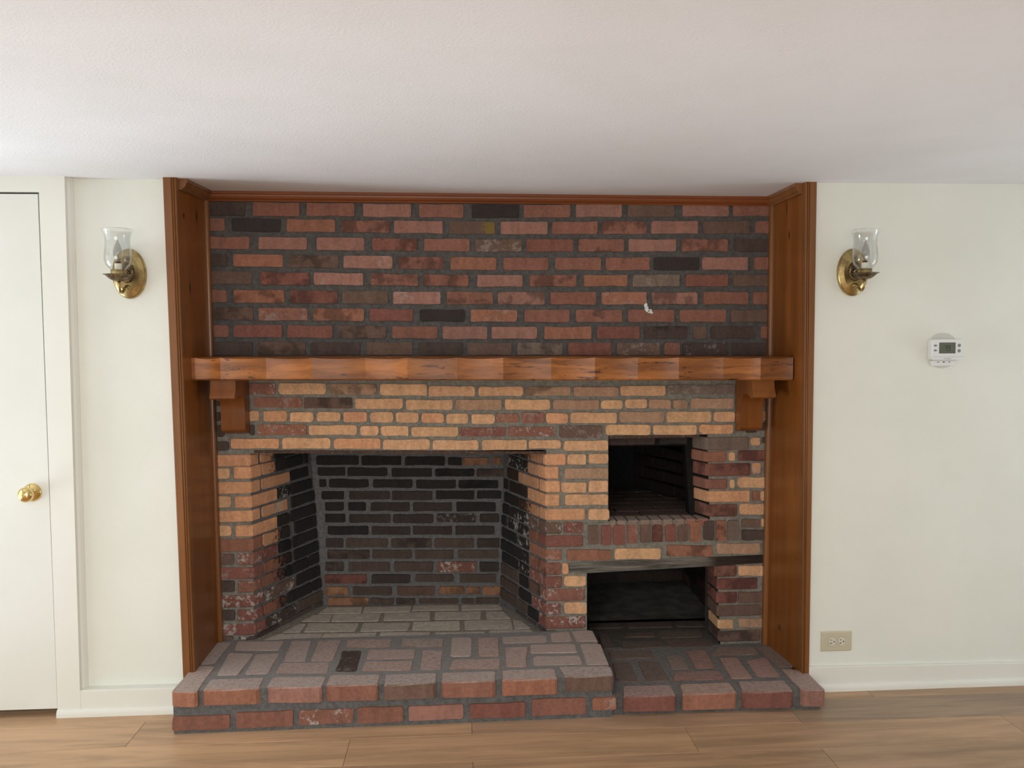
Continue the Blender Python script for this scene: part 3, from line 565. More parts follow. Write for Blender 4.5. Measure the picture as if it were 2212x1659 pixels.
def slab_brick(parent, q, code, pl, thick=0.03, gain=1.0, proud=0.001, rad=(0.006, 0.013), bev=0.004, lip=0.0):
    """brick lying in a paving: plan quad in mm, top follows plane pl"""
    P = [Vector((q[i], q[i + 1])) / 1000.0 for i in range(0, 8, 2)]
    out = []
    for i in range(4):
        a, p, b = P[i - 1], P[i], P[(i + 1) % 4]
        da, db = (a - p), (b - p)
        r = min(random.uniform(*rad), 0.3 * da.length, 0.3 * db.length)
        da.normalize(); db.normalize()
        out += [p + da * r, p + db * r]
        if (b - p).length > 0.13:
            nrm = Vector((-(b - p).y, (b - p).x)).normalized()
            out.append(p + (b - p) * random.uniform(0.4, 0.6) + nrm * random.uniform(-0.002, 0.002))
    c = sum(out, Vector((0, 0))) / len(out)
    dz = random.uniform(-0.0008, proud)
    tilt = random.uniform(-0.006, 0.006)
    def top(p, d):
        return pl[0] + pl[1] * p.x + pl[2] * p.y + dz + tilt * (p.x - c.x) - d
    rb, r1, r2 = [], [], []
    for p in out:
        e = (p - c).normalized()
        k = random.uniform(0.7, 1.3)
        rb.append((p.x, p.y, top(p, thick)))
        r1.append((p.x, p.y, top(p, bev * k)))
        r2.append((p.x - e.x * bev * k, p.y - e.y * bev * k, top(p, 0)))
    m = MB()
    m.rings([rb, r1, r2], True, True, True)
    o = m.build('brick', M_BRICK, parent, color=colour(code, gain))
    flags(o, code)
    return o

# ================================================================== STRUCTURE
H = 2.05
XW0, XW1, YN = -2.75, 3.2, -7.6
def struct(o, label=None):
    o['kind'] = 'structure'
    if label: o['label'] = label
    return o

# ---- floor with planks
m = MB(); m.box(XW0 - 0.2, XW1 + 0.2, YN - 0.2, 0.3, -0.06, -0.006)
floor = struct(m.build('floor', M_BLACK), 'light brown oak plank floor')
PW = 0.187
rows_y = [-0.243 - PW * k for k in range(0, 40)]
joints = {0: [1.49, 0.27], 1: [-1.355, -0.122, 1.114], 2: [-0.562, 0.665], 3: [-0.122, -1.35, 1.1]}
tones = [(190, 154, 121), (183, 148, 117), (187, 151, 119), (178, 144, 113), (181, 147, 118)]
fixed = {(1, 3): (158, 134, 112), (1, 0): (197, 161, 126), (1, 1): (194, 157, 122), (2, 0): (196, 160, 124), (2, 1): (188, 152, 118), (2, 2): (180, 146, 114),
         (0, 0): (195, 159, 124), (0, 1): (184, 149, 117), (0, 2): (178, 146, 116), (3, 0): (186, 150, 117), (3, 1): (183, 148, 115), (3, 2): (178, 144, 112), (3, 3): (172, 140, 110)}
for k, y1 in enumerate(rows_y):
    y0 = y1 - PW
    js = sorted(joints.get(k, [random.uniform(-2.6, -1.5) + 1.22 * i for i in range(4)]))
    while js[0] - 1.22 > XW0: js.insert(0, js[0] - 1.22)
    while js[-1] + 1.22 < XW1: js.append(js[-1] + 1.22)
    xs = [XW0] + [j for j in js if XW0 + 0.05 < j < XW1 - 0.05] + [XW1]
    xi = 0
    for i in range(len(xs) - 1):
        a, b = xs[i] + 0.0006, xs[i + 1] - 0.0006
        ya, yb = y0 + 0.0005, y1 - 0.0005
        e = 0.0009
        m = MB()
        m.rings([[(a, ya, -0.008), (b, ya, -0.008), (b, yb, -0.008), (a, yb, -0.008)],
                 [(a, ya, -e), (b, ya, -e), (b, yb, -e), (a, yb, -e)],
                 [(a + e, ya + e, 0), (b - e, ya + e, 0), (b - e, yb - e, 0), (a + e, yb - e, 0)]], True, False, True)
        # colour key counts joints to the right of the door
        key = (k, sum(1 for j in joints.get(k, []) if j < (a + b) / 2))
        tc = fixed.get(key, random.choice(tones))
        m.build('plank', M_PLANK, floor, color=lin(tc))

# ---- ceiling (rises slightly at the back of the alcove)
m = MB()
m.box(XW0 - 0.1, XW1 + 0.1, YN - 0.1, -0.34, H, H + 0.08)
m.box(XW0 - 0.1, -1.29, -0.34, -0.22, H, H + 0.08)
m.box(1.29, XW1 + 0.1, -0.34, -0.22, H, H + 0.08)
m.add([(-1.30, -0.34, H), (1.30, -0.34, H), (1.30, 0.02, 2.0515), (-1.30, 0.02, 2.064), (-1.30, 0.02, 2.13), (1.30, 0.02, 2.13), (1.30, -0.34, 2.13), (-1.30, -0.34, 2.13)],
      [(0, 3, 2, 1), (3, 4, 5, 2), (4, 7, 6, 5), (0, 7, 4, 3), (1, 2, 5, 6)])
ceil_ = struct(m.build('ceiling', M_CEIL), 'white textured plaster ceiling')

# ---- painted far wall on both sides of the alcove, closed behind
m = MB()
m.box(-1.640, -1.225, -0.322, -0.25, 0, H)          # recessed field between the door frame and the pine post
struct(m.build('wall_far_left', M_WALL), 'cream painted wall panel between the door and the pine post')
m = MB()
m.box(1.228, XW1, -0.345, -0.25, 0, H)              # right of the alcove
struct(m.build('wall_far_right', M_WALL), 'cream painted wall right of the brick alcove')
m = MB()
m.box(-1.36, -1.225, -0.25, 1.30, 0, H + 0.1)       # masonry mass closing the alcove behind the bricks
m.box(1.245, 1.36, -0.25, 1.30, 0, H + 0.1)
m.box(-1.36, 1.36, 1.22, 1.30, -0.06, H + 0.1)
m.box(-1.36, 1.36, 0.0, 1.3, H + 0.06, H + 0.12)
m.box(-1.30, 1.30, 0.02, 1.25, -0.06, -0.02)
m.box(XW0, -1.640, 0.25, 0.30, 0, H)                # dark cupboard behind the door
m.box(XW0, XW0 + 0.03, -0.34, 0.3, 0, H)
struct(m.build('wall_chimney', M_BLACK), 'rough masonry behind the alcove')

# ---- other room walls with window openings
def wall_with_window(name, axis, pos, lo, hi, win, thick=0.12):
    mb = MB()
    def bx(u0, u1, z0_, z1_):
        if axis == 'X':
            mb.box(pos - thick, pos, u0, u1, z0_, z1_)
        elif axis == 'XR':
            mb.box(pos, pos + thick, u0, u1, z0_, z1_)
        else:
            mb.box(u0, u1, pos - thick, pos, z0_, z1_)
    cur = lo
    for (a, b, z0, z1) in win if isinstance(win, list) else [win]:
        bx(cur, a, 0, H); bx(a, b, 0, z0); bx(a, b, z1, H); cur = b
    bx(cur, hi, 0, H)
    return struct(mb.build(name, M_WALL))
wall_with_window('wall_left', 'X', XW0, YN, 0.3, [(-1.95, -0.45, 0.04, 1.94)])
wall_with_window('wall_near', 'Y', YN, XW0, XW1, [(-2.2, 1.0, 0.25, 1.95)])
wall_with_window('wall_right', 'XR', XW1, YN, -0.25, [(-2.05, -0.55, 0.04, 1.94)])
def window(name, axis, pos, a, b, z0, z1):
    w = 0.05
    m = MB()
    def bx(u0, u1, za, zb, d0=0.0, d1=0.06):
        if axis == 'X': m.box(pos - 0.09 + d0, pos - 0.09 + d1, u0, u1, za, zb)
        elif axis == 'XR': m.box(pos + 0.03 + d0, pos + 0.03 + d1, u0, u1, za, zb)
        else: m.box(u0, u1, pos - 0.09 + d0, pos - 0.09 + d1, za, zb)
    bx(a, b, z0, z0 + w); bx(a, b, z1 - w, z1); bx(a, a + w, z0 + w, z1 - w); bx(b - w, b, z0 + w, z1 - w)
    mid = (a + b) / 2
    bx(mid - 0.02, mid + 0.02, z0 + w, z1 - w)
    f = struct(m.build(name, M_TRIM), 'white framed window letting daylight in')
    m = MB(); bx(a + w, b - w, z0 + w, z1 - w, 0.02, 0.024)
    m.build('pane', M_GLASS, f)
    m = MB()
    if axis == 'X': m.box(pos - 0.02, pos + 0.05, a - 0.05, b + 0.05, z0 - 0.03, z0)
    elif axis == 'XR': m.box(pos - 0.05, pos + 0.02, a - 0.05, b + 0.05, z0 - 0.03, z0)
    else: m.box(a - 0.05, b + 0.05, pos - 0.02, pos + 0.05, z0 - 0.03, z0)
    m.build('sill', M_TRIM, f)
window('window_1', 'X', XW0, -1.95, -0.45, 0.04, 1.94)
window('window_2', 'Y', YN, -2.2, 1.0, 0.25, 1.95)
window('window_3', 'XR', XW1, -2.05, -0.55, 0.04, 1.94)

# ---- door, its frame and the white panel trim
m = MB(); m.box(-2.50, -1.7105, -0.360, -0.325, 0.032, 1.985)
door = struct(m.build('door_1', M_DOOR), 'flat white painted door at the left edge of the photo')
knob = MB()
kc = (-1.771, -0.360, 0.871)
knob.lathe([(0.0345, 0.0), (0.0345, 0.003), (0.031, 0.008), (0.020, 0.015), (0.014, 0.018)], kc, 'Y', 36, cap1=True)
hd = knob.build('door_handle', M_BRASS, door)
k2 = MB()
k2.lathe([(0.0145, 0.016), (0.012, 0.021), (0.012, 0.026), (0.020, 0.030), (0.0265, 0.036), (0.0285, 0.044), (0.0275, 0.053), (0.023, 0.061), (0.014, 0.066), (0.004, 0.0675)], kc, 'Y', 36, cap1=True)
k2.build('knob', M_BRASS, hd)

m = MB()
# right stile leans a little, like the photograph's
def stile(x0b, x1b, x0t, x1t, y0, y1, z0, z1):
    m.rings([[(x0b, y0, z0), (x1b, y0, z0), (x1b, y1, z0), (x0b, y1, z0)], [(x0t, y0, z1), (x1t, y0, z1), (x1t, y1, z1), (x0t, y1, z1)]], True, True, True)
stile(-1.7085, -1.6235, -1.7045, -1.6110, -0.3625, -0.30, 0.0, H)
m.box(-2.62, -1.7045, -0.3625, -0.30, 1.9925, H)
m.box(-2.62, -2.505, -0.3625, -0.30, 0, 1.9925)
tr1 = struct(m.build('trim_1', M_TRIM), 'white flat door frame between the door and the recessed panel')
# small cove moulding on the inner edge of the stile
m = MB()
m.rings([[(-1.6235, -0.345, 0.10), (-1.616, -0.338, 0.10), (-1.609, -0.326, 0.10), (-1.607, -0.321, 0.10), (-1.6235, -0.321, 0.10)],
         [(-1.6110, -0.345, H), (-1.604, -0.338, H), (-1.597, -0.326, H), (-1.595, -0.321, H), (-1.6110, -0.321, H)]], True, True, True)
m.build('cove_moulding', M_TRIM, tr1)

def baseboard(name, x0, x1, yf, yb, h0, h1, label):
    m = MB()
    def prof(x, h):
        return [(x, yf, 0), (x, yf, h - 0.002), (x, yf + 0.002, h), (x, yf + 0.008, h + 0.001), (x, yb, h + 0.001), (x, yb, 0)]
    m.rings([prof(x0, h0), prof(x1, h1)], True, True, True)
    b = struct(m.build(name, M_TRIM), label)
    m = MB()
    def shoe(x):
        return [(x, yf, 0.0)] + [(x, yf - 0.013 * math.sin(a), 0.030 - 0.022 * (1 - math.cos(a))) for a in [i * P2 / 5 for i in range(6)]] + [(x, yf - 0.013, 0.0)]
    m.rings([shoe(x0), shoe(x1)], True, True, True, False)
    m.build('shoe_moulding', M_TRIM, b)
    return b
baseboard('baseboard_left', -1.7085, -1.218, -0.3615, -0.30, 0.099, 0.099, 'white baseboard left of the brick hearth')
baseboard('baseboard_right', 1.236, XW1, -0.360, -0.30, 0.100, 0.079, 'white baseboard right of the brick hearth')

# ---- pine posts, panels, crown and corner beads of the alcove
def casing(name, sgn, xo_b, xo_t, xi_b, xi_t, z0, label):
    """front profile from the outer edge to the beaded inner edge; leans with height"""
    prof = [(0.0, -0.325), (0.0, -0.3605), (0.06, -0.3625), (0.58, -0.3625), (0.63, -0.3605), (0.655, -0.3575), (0.68, -0.3605), (0.74, -0.364),
            (0.80, -0.3605), (0.825, -0.3575), (0.85, -0.361), (0.90, -0.363), (0.96, -0.361), (1.0, -0.3565), (1.0, -0.325)]
    m = MB()
    def ring(z, xo, xi):
        return [(xo + (xi - xo) * p, y, z) for p, y in prof]
    zs = [z0 + (H - z0) * i / 6 for i in range(7)]
    m.rings([ring(z, xo_b + (xo_t - xo_b) * (z / H), xi_b + (xi_t - xi_b) * (z / H)) for z in zs], True, True, True)
    return recalc(struct(m.build(name, M_PINE_M), label))
casing('trim_2', 1, -1.2335, -1.2565, -1.1885, -1.2085, 0.0, 'stained pine post with beaded edge left of the alcove')
casing('trim_3', -1, 1.2515, 1.2510, 1.2225, 1.2060, 0.0, 'stained pine post with beaded edge right of the alcove')

def panel(name, side, fb, ft, bb, bt, z0, label, mat):
    t = 0.018 * side
    ztb = 2.064 if side < 0 else 2.0515
    m = MB()
    P = [(fb, -0.352, z0), (bb, 0.012, z0), (bt, 0.012, ztb), (ft, -0.352, H)]
    Q = [(x + t, y, z) for x, y, z in P]
    m.add(P + Q, [(0, 1, 2, 3), (7, 6, 5, 4), (0, 4, 5, 1), (1, 5, 6, 2), (2, 6, 7, 3), (3, 7, 4, 0)])
    return recalc(struct(m.build(name, mat), label))
pl_l = panel('wall_alcove_left', -1, -1.1905, -1.2095, -1.2010, -1.2130, 0.0, 'wide stained pine board on the left side of the alcove', M_PINE_A)
pl_r = panel('wall_alcove_right', 1, 1.2235, 1.2075, 1.2060, 1.2150, 0.0, 'wide stained pine board on the right side of the alcove', M_PINE_B)

# crown along the back and short returns along the side boards
CR = [(0.0, 0.0), (0.034, 0.0), (0.034, -0.013), (0.029, -0.015), (0.0275, -0.022), (0.023, -0.030), (0.015, -0.035), (0.012, -0.041), (0.0, -0.041)]
m = MB()
m.rings([[(-1.2115, 0.006 - d, 2.0632 + z) for d, z in CR], [(1.2135, 0.006 - d, 2.0515 + z * 0.92) for d, z in CR]], True, True, True)
recalc(struct(m.build('trim_4', M_PINE_X), 'stained pine crown moulding along the top of the brick wall'))
m = MB()
m.rings([[(-1.2125 + d, -0.002, 2.0632 + z) for d, z in CR], [(-1.2090 + d, -0.335, 2.0495 + z) for d, z in CR]], True, True, True)
recalc(struct(m.build('trim_5', M_PINE_M), 'short crown return on the left alcove board'))
m = MB()
m.rings([[(1.2145 - d, -0.002, 2.0515 + z) for d, z in CR], [(1.2075 - d, -0.335, 2.0495 + z) for d, z in CR]], True, True, True)
recalc(struct(m.build('trim_6', M_PINE_M), 'short crown return on the right alcove board'))
# corner beads where the boards meet the brick
def corner_bead(name, side, xb, xt, z0, z1, label):
    m = MB()
    def ring(x, z):
        pts = [(x, 0.008, z), (x, -0.024, z)]
        pts += [(x - side * 0.010 - side * 0.010 * math.sin(a), -0.014 - 0.010 * math.cos(a), z) for a in [i * P2 / 4 for i in range(5)]]
        pts += [(x - side * 0.020, 0.008, z)]
        return pts
    m.rings([ring(xb, z0), ring(xt, z1)], True, True, True, False)
    recalc(struct(m.build(name, M_PINE_M), label))
corner_bead('trim_7', -1, -1.2050, -1.2160, 0.140, 2.023, 'narrow pine bead in the left corner of the alcove')
corner_bead('trim_8', 1, 1.2105, 1.2190, 0.058, 2.012, 'narrow rounded pine bead in the right corner of the alcove')

# ---- upper brick wall above the mantel
def front(u, v, n): return (u, -n, v)
m = MB()
m.add([(-1.222, 0.0065, 1.301), (1.222, 0.0065, 1.301), (1.222, 0.0065, 2.06), (-1.222, 0.0065, 2.06),
       (-1.222, 0.10, 1.301), (1.222, 0.10, 1.301), (1.222, 0.10, 2.06), (-1.222, 0.10, 2.06)],
      [(0, 1, 2, 3), (7, 6, 5, 4), (0, 4, 5, 1), (1, 5, 6, 2), (2, 6, 7, 3), (3, 7, 4, 0)])
wb = struct(m.build('wall_alcove_back', M_MORTAR, None, color=lin((98, 95, 92))), 'red brick wall above the mantel')
for q, c in UPPER:
    face_brick(wb, front, q, c, 1.45)
# splash of white plaster and a nail on the upper wall
m = MB()
blobs = [(0.655, 1.582, 0.006, 0.010), (0.660, 1.573, 0.007, 0.006), (0.664, 1.562, 0.010, 0.007), (0.672, 1.556, 0.009, 0.006), (0.680, 1.552, 0.007, 0.006), (0.678, 1.561, 0.005, 0.005)]
for bx, bz, rx, rz in blobs:
    ring0, ring1 = [], []
    for k in range(9):
        a = 2 * math.pi * k / 9
        j = random.uniform(0.7, 1.25)
        ring0.append((bx + rx * 1.35 * j * math.cos(a), 0.003, bz + rz * 1.35 * j * math.sin(a)))
        ring1.append((bx + rx * 0.8 * j * math.cos(a), -0.0045, bz + rz * 0.8 * j * math.sin(a)))
    m.rings([ring1, ring0], True, True, False, True)
recalc(m.build('plaster_dab', M_PLASTER, wb))['label'] = 'splash of white plaster on two bricks'
m = MB()
m.lathe([(0.0016, -0.010), (0.0016, 0.012), (0.0034, 0.0125), (0.0034, 0.015)], (0.0, 0.0, 1.862), 'Y', 12, cap1=True)
m.build('nail', M_GREYP, wb)

# ================================================================== FIREPLACE
fp = thing('fireplace', 'tan and red brick fireplace with firebox, bake oven and lower niche', 'fireplace', (0, 0, 0.14))
MCOL = lin((140, 136, 125))
m = MB()
Yf = 0.0065
for (x0, x1, z0, z1) in [(-1.222, -1.0560, 0.10, 0.955), (-1.222, 0.30, 0.955, 1.30), (0.2178, 0.398, 0.04, 0.43), (0.2178, 0.493, 0.43, 0.955), (0.30, 0.493, 0.955, 1.012),
                         (0.30, 1.222, 1.012, 1.30), (0.493, 1.222, 0.43, 0.632)]:
    m.add([(x0, Yf, z0), (x1, Yf, z0), (x1, Yf, z1), (x0, Yf, z1)], [(0, 1, 2, 3)])
m.add([(1.006, Yf, 0.03), (1.222, Yf, 0.03), (1.222, Yf, 0.43), (0.984, Yf, 0.43)], [(0, 1, 2, 3)])
m.add([(0.950, Yf, 0.632), (1.222, Yf, 0.632), (1.222, Yf, 1.012), (0.936, Yf, 1.012)], [(0, 1, 2, 3)])
face = m.build('brick_face', M_MORTAR, fp, color=MCOL)
for q, c in LOWER:
    face_brick(face, front, q, c, 1.42)

# ---- firebox shell: ruled side walls, back, smoke throat
YB = 0.46
def xbl(z): return -0.836 - 0.0565 * (z - 0.14)
def xbr(z): return 0.032 + 0.0219 * (z - 0.115)
def xfl(z): return -1.0515 - 0.005 * (z - 0.14)
def xfr(z): return 0.2180 - 0.004 * (z - 0.14)
LL, LR = 0.5004, 0.4925
def chl(s, z, n):
    a, b = Vector((xfl(z), 0.0)), Vector((xbl(z), YB))
    d = b - a
    nn = Vector((d.y, -d.x)).normalized()        # towards the firebox
    p = a + d * (s / LL) + nn * n
    return (p.x, p.y, z)
def chr_(s, z, n):
    a, b = Vector((xfr(z), 0.0)), Vector((xbr(z), YB))
    d = b - a
    nn = Vector((-d.y, d.x)).normalized()
    p = a + d * (s / LR) + nn * n
    return (p.x, p.y, z)
def back(u, v, n): return (u, YB - n, v)
m = MB()
MO = -0.0065
zz = [0.09, 0.4, 0.7, 0.96, 1.22]
for i in range(4):
    z0, z1 = zz[i], zz[i + 1]
    m.add([chl(0.0035, z0, MO), chl(LL, z0, MO), chl(LL, z1, MO), chl(0.0035, z1, MO)], [(0, 1, 2, 3)])
    m.add([chr_(0.0035, z0, MO), chr_(LR, z0, MO), chr_(LR, z1, MO), chr_(0.0035, z1, MO)], [(3, 2, 1, 0)])
    m.add([(xbl(z0) - 0.02, YB + 0.0065, z0), (xbr(z0) + 0.02, YB + 0.0065, z0), (xbr(z1) + 0.02, YB + 0.0065, z1), (xbl(z1) - 0.02, YB + 0.0065, z1)], [(0, 1, 2, 3)])
m.add([(-1.10, 0.11, 1.22), (0.26, 0.11, 1.22), (0.26, YB + 0.03, 1.22), (-1.10, YB + 0.03, 1.22)], [(0, 1, 2, 3)])
m.add([(-1.10, 0.11, 0.96), (0.26, 0.11, 0.96), (0.26, 0.11, 1.22), (-1.10, 0.11, 1.22)], [(3, 2, 1, 0)])
FFP = PL[2]
def ffz(x, y): return FFP[0] + FFP[1] * x + FFP[2] * y
fl = [(-1.07, -0.001), (0.235, -0.001), (0.06, YB + 0.02), (-0.87, YB + 0.02)]
firebox = m.build('firebox', M_MORTAR, fp, color=lin((112, 111, 110)))
fb = MB()
fb.add([(x, y, ffz(x, y) - 0.0015) for x, y in fl] + [(x, y, ffz(x, y) - 0.03) for x, y in fl], [(0, 1, 2, 3), (7, 6, 5, 4), (0, 4, 5, 1), (1, 5, 6, 2), (2, 6, 7, 3), (3, 7, 4, 0)])
fb.build('mortar_bed', M_MORTAR, firebox, color=lin((158, 151, 140)))
for q, c in BACK:
    face_brick(firebox, back, q, c, 1.0, proud=0.004)
def clip(q, L):
    q = list(q)
    for i in (0, 2, 4, 6):
        q[i] = min(max(q[i], 4), int(L * 1000) - 3)
    return q
for q, c in LCHK:
    face_brick(firebox, chl, clip(q, LL), c, 1.2, proud=0.003)
for q, c in RCHK:
    face_brick(firebox, chr_, clip(q, LR), c, 1.1, proud=0.003)
for xa, s1, z0, z1, c in LCOR:
    xa, s1, z0, z1 = xa / 1000, max(s1, 24) / 1000, z0 / 1000, z1 / 1000
    zm = (z0 + z1) / 2
    p1, p2, p3 = chl(s1 - 0.005, zm, 0.0008), chl(s1, zm, -0.004), chl(s1, zm, -0.03)
    xc = xfl(zm)
    corner_brick(face, [(xa, 0.025), (xa, 0.004), (xa + 0.004, 0.0), (xc - 0.006, -0.0005), chl(0.006, zm, 0.0005)[:2], p1[:2], p2[:2], p3[:2]], z0, z1, c, 1.38)
for xa, s1, z0, z1, c in RCOR:
    xa, s1, z0, z1 = xa / 1000, max(s1, 24) / 1000, z0 / 1000, z1 / 1000
    zm = (z0 + z1) / 2
    p1, p2, p3 = chr_(s1 - 0.005, zm, 0.0008), chr_(s1, zm, -0.004), chr_(s1, zm, -0.03)
    xc = xfr(zm)
    corner_brick(face, [p3[:2], p2[:2], p1[:2], chr_(0.006, zm, 0.0005)[:2], (xc + 0.006, -0.0005), (xa - 0.004, 0.0), (xa, 0.004), (xa, 0.025)], z0, z1, c, 1.38)
for q, c, h in FFLOOR:
    slab_brick(firebox, q, c, FFP, 0.02, 1.75, 0.0004, (0.003, 0.006), 0.0018)

# ---- iron lintels and the timber over the niche
m = MB()
m.add([(-1.036, -0.004, 0.9585), (0.212, -0.004, 0.9375), (0.212, -0.004, 0.9485), (-1.036, -0.004, 0.9705),
       (-1.036, 0.11, 0.9585), (0.212, 0.11, 0.9375), (0.212, 0.11, 0.9485), (-1.036, 0.11, 0.9705)],
      [(0, 1, 2, 3), (4, 7, 6, 5), (0, 4, 5, 1), (3, 2, 6, 7), (0, 3, 7, 4), (1, 5, 6, 2)])
recalc(m.build('lintel', M_IRON, fp))['label'] = 'flaking iron bar over the firebox'
m = MB()
m.box(0.494, 0.900, 0.002, 0.10, 1.0005, 1.0125)
m.build('lintel', M_IRON, fp)['label'] = 'iron bar over the bake oven'
m = MB()
m.add([(0.318, 0.0, 0.411), (0.397, 0.0, 0.4035), (0.964, 0.0, 0.4215), (1.208, 0.0, 0.4315), (1.208, 0.0, 0.4665), (0.318, 0.0, 0.4495)] +
      [(0.318, 0.12, 0.411), (0.397, 0.12, 0.4035), (0.964, 0.12, 0.4215), (1.208, 0.12, 0.4315), (1.208, 0.12, 0.4665), (0.318, 0.12, 0.4495)],
      [(0, 1, 2, 3, 4, 5), (11, 10, 9, 8, 7, 6), (0, 6, 7, 1), (1, 7, 8, 2), (2, 8, 9, 3), (3, 9, 10, 4), (4, 10, 11, 5), (5, 11, 6, 0)])
recalc(m.build('lintel', M_OLDWOOD, fp))['label'] = 'weathered grey timber over the lower niche'

# ---- bake oven
m = MB()
def quad(*p): m.add(p, [(0, 1, 2, 3)])
ZS = 0.632
quad((0.493, 0.006, ZS - 0.01), (0.493, 0.10, ZS - 0.01), (0.493, 0.10, 1.02), (0.493, 0.006, 1.02))          # left jamb
quad((0.950, 0.0065, ZS - 0.01), (0.913, 0.105, ZS - 0.01), (0.899, 0.105, 1.02), (0.936, 0.0065, 1.02))        # right splay
quad((0.480, 0.006, 1.011), (0.97, 0.006, 1.011), (0.97, 0.13, 1.011), (0.480, 0.13, 1.011))
# cemented frame of the oven mouth
quad((0.480, 0.10, 0.953), (0.93, 0.10, 0.953), (0.93, 0.10, 1.02), (0.480, 0.10, 1.02))
quad((0.886, 0.10, ZS - 0.01), (0.93, 0.10, ZS - 0.01), (0.93, 0.10, 0.953), (0.862, 0.10, 0.953))
quad((0.862, 0.10, 0.953), (0.480, 0.10, 0.953), (0.480, 0.19, 0.953), (0.862, 0.19, 0.953))
quad((0.886, 0.10, ZS - 0.01), (0.862, 0.10, 0.953), (0.872, 0.19, 0.953), (0.894, 0.19, ZS - 0.01))
# chamber
IN = [(0.47, 0.10), (0.40, 0.45), (0.46, 0.80), (0.78, 0.82), (0.93, 0.62), (0.985, 0.30), (0.93, 0.14)]
for i in range(len(IN) - 1):
    (xa, ya), (xb, yb) = IN[i], IN[i + 1]
    quad((xa, ya, ZS - 0.02), (xb, yb, ZS - 0.02), (xb, yb, 0.90), (xa, ya, 0.90))
    cx, cy = 0.70, 0.45
    quad((xa, ya, 0.90), (xb, yb, 0.90), (xb + (cx - xb) * 0.55, yb + (cy - yb) * 0.55, 1.03), (xa + (cx - xa) * 0.55, ya + (cy - ya) * 0.55, 1.03))
m.add([(x + (0.70 - x) * 0.55, y + (0.45 - y) * 0.55, 1.03) for x, y in IN], [tuple(range(len(IN)))])
quad((0.40, 0.004, ZS - 0.006), (1.0, 0.004, ZS - 0.006), (1.0, 0.83, ZS - 0.018), (0.40, 0.83, ZS - 0.018))
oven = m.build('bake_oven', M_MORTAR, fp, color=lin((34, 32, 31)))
OP = [0.6345, 0.0, -0.014]
# oven sill bricks run back from the soldier course, then stretchers deeper in
sx = [0.497, 0.531, 0.580, 0.632, 0.684, 0.736, 0.788, 0.840, 0.892, 0.948]
for i in range(len(sx) - 1):
    slab_brick(oven, [sx[i] * 1000 + 3, 2, sx[i + 1] * 1000 - 3, 2, sx[i + 1] * 1000 - 3, 98, sx[i] * 1000 + 3, 98], 'Gv' if i < 7 else 'Rv', OP, 0.03, 1.7, 0.001, (0.003, 0.006), 0.003)
yy = 0.104
r = 0
while yy < 0.76:
    x = 0.46 - (0.1 if r % 2 else 0.0)
    while x < 0.93:
        slab_brick(oven, [max(x, 0.45) * 1000 + 2, yy * 1000 + 2, min(x + 0.205, 0.955) * 1000 - 2, yy * 1000 + 2, min(x + 0.205, 0.955) * 1000 - 2, yy * 1000 + 98, max(x, 0.45) * 1000 + 2, yy * 1000 + 98], 'E', OP, 0.02, 1.3, 0.001, (0.003, 0.006), 0.002)
        x += 0.208
    yy += 0.101; r += 1
# header bricks behind the iron bar
def mouth(u, v, n): return (u, 0.10 - n, v)
for a, b, c in ((505, 725, 'D'), (742, 872, 'X')):
    face_brick(oven, mouth, [a, 958, b, 958, b, 993, a, 993], c, 1.1)
# splayed jamb: corner bricks and the chamber's right wall
for xa, xb, z0, z1, c in OCOR:
    xa, xb, z0, z1 = [t / 1000 for t in (xa, xb, z0, z1)]
    corner_brick(face, [(xa - 0.034, 0.125), (xa - 0.037, 0.100), (xa - 0.033, 0.085), (xa - 0.006, 0.012), (xa + 0.007, 0.0), (xb - 0.004, 0.0), (xb, 0.004), (xb, 0.03)], z0, z1, c, 1.35)
def owall(u, v, n):
    a, b = Vector((0.985, 0.30)), Vector((0.78, 0.82))
    d = (b - a).normalized()
    nn = Vector((-d.y, d.x))
    p = a + d * u + nn * n
    return (p.x, p.y, v)
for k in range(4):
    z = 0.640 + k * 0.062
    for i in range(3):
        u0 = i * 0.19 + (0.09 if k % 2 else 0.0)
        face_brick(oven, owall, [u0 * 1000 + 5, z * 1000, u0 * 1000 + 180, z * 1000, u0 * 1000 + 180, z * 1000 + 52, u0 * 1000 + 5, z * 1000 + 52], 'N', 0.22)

# ---- lower niche
m = MB()
quad((0.402, 0.004, 0.03), (0.402, 0.14, 0.03), (0.402, 0.14, 0.41), (0.402, 0.004, 0.41))
quad((1.006, 0.0065, 0.03), (1.008, 0.16, 0.03), (0.988, 0.16, 0.43), (0.984, 0.0065, 0.43))
quad((0.980, 0.16, 0.03), (1.09, 0.16, 0.03), (1.09, 0.16, 0.46), (0.980, 0.16, 0.46))
quad((1.09, 0.16, 0.03), (1.09, 0.92, 0.03), (1.09, 0.92, 0.46), (1.09, 0.16, 0.46))
quad((0.30, 0.92, 0.03), (1.09, 0.92, 0.03), (1.09, 0.92, 0.46), (0.30, 0.92, 0.46))
quad((0.30, 0.14, 0.03), (0.30, 0.92, 0.03), (0.30, 0.92, 0.46), (0.30, 0.14, 0.46))
quad((0.30, 0.14, 0.03), (0.402, 0.14, 0.03), (0.402, 0.14, 0.46), (0.30, 0.14, 0.46))
quad((0.30, 0.10, 0.455), (1.09, 0.10, 0.455), (1.09, 0.92, 0.455), (0.30, 0.92, 0.455))
niche = m.build('niche', M_MORTAR, fp, color=lin((58, 55, 52)))
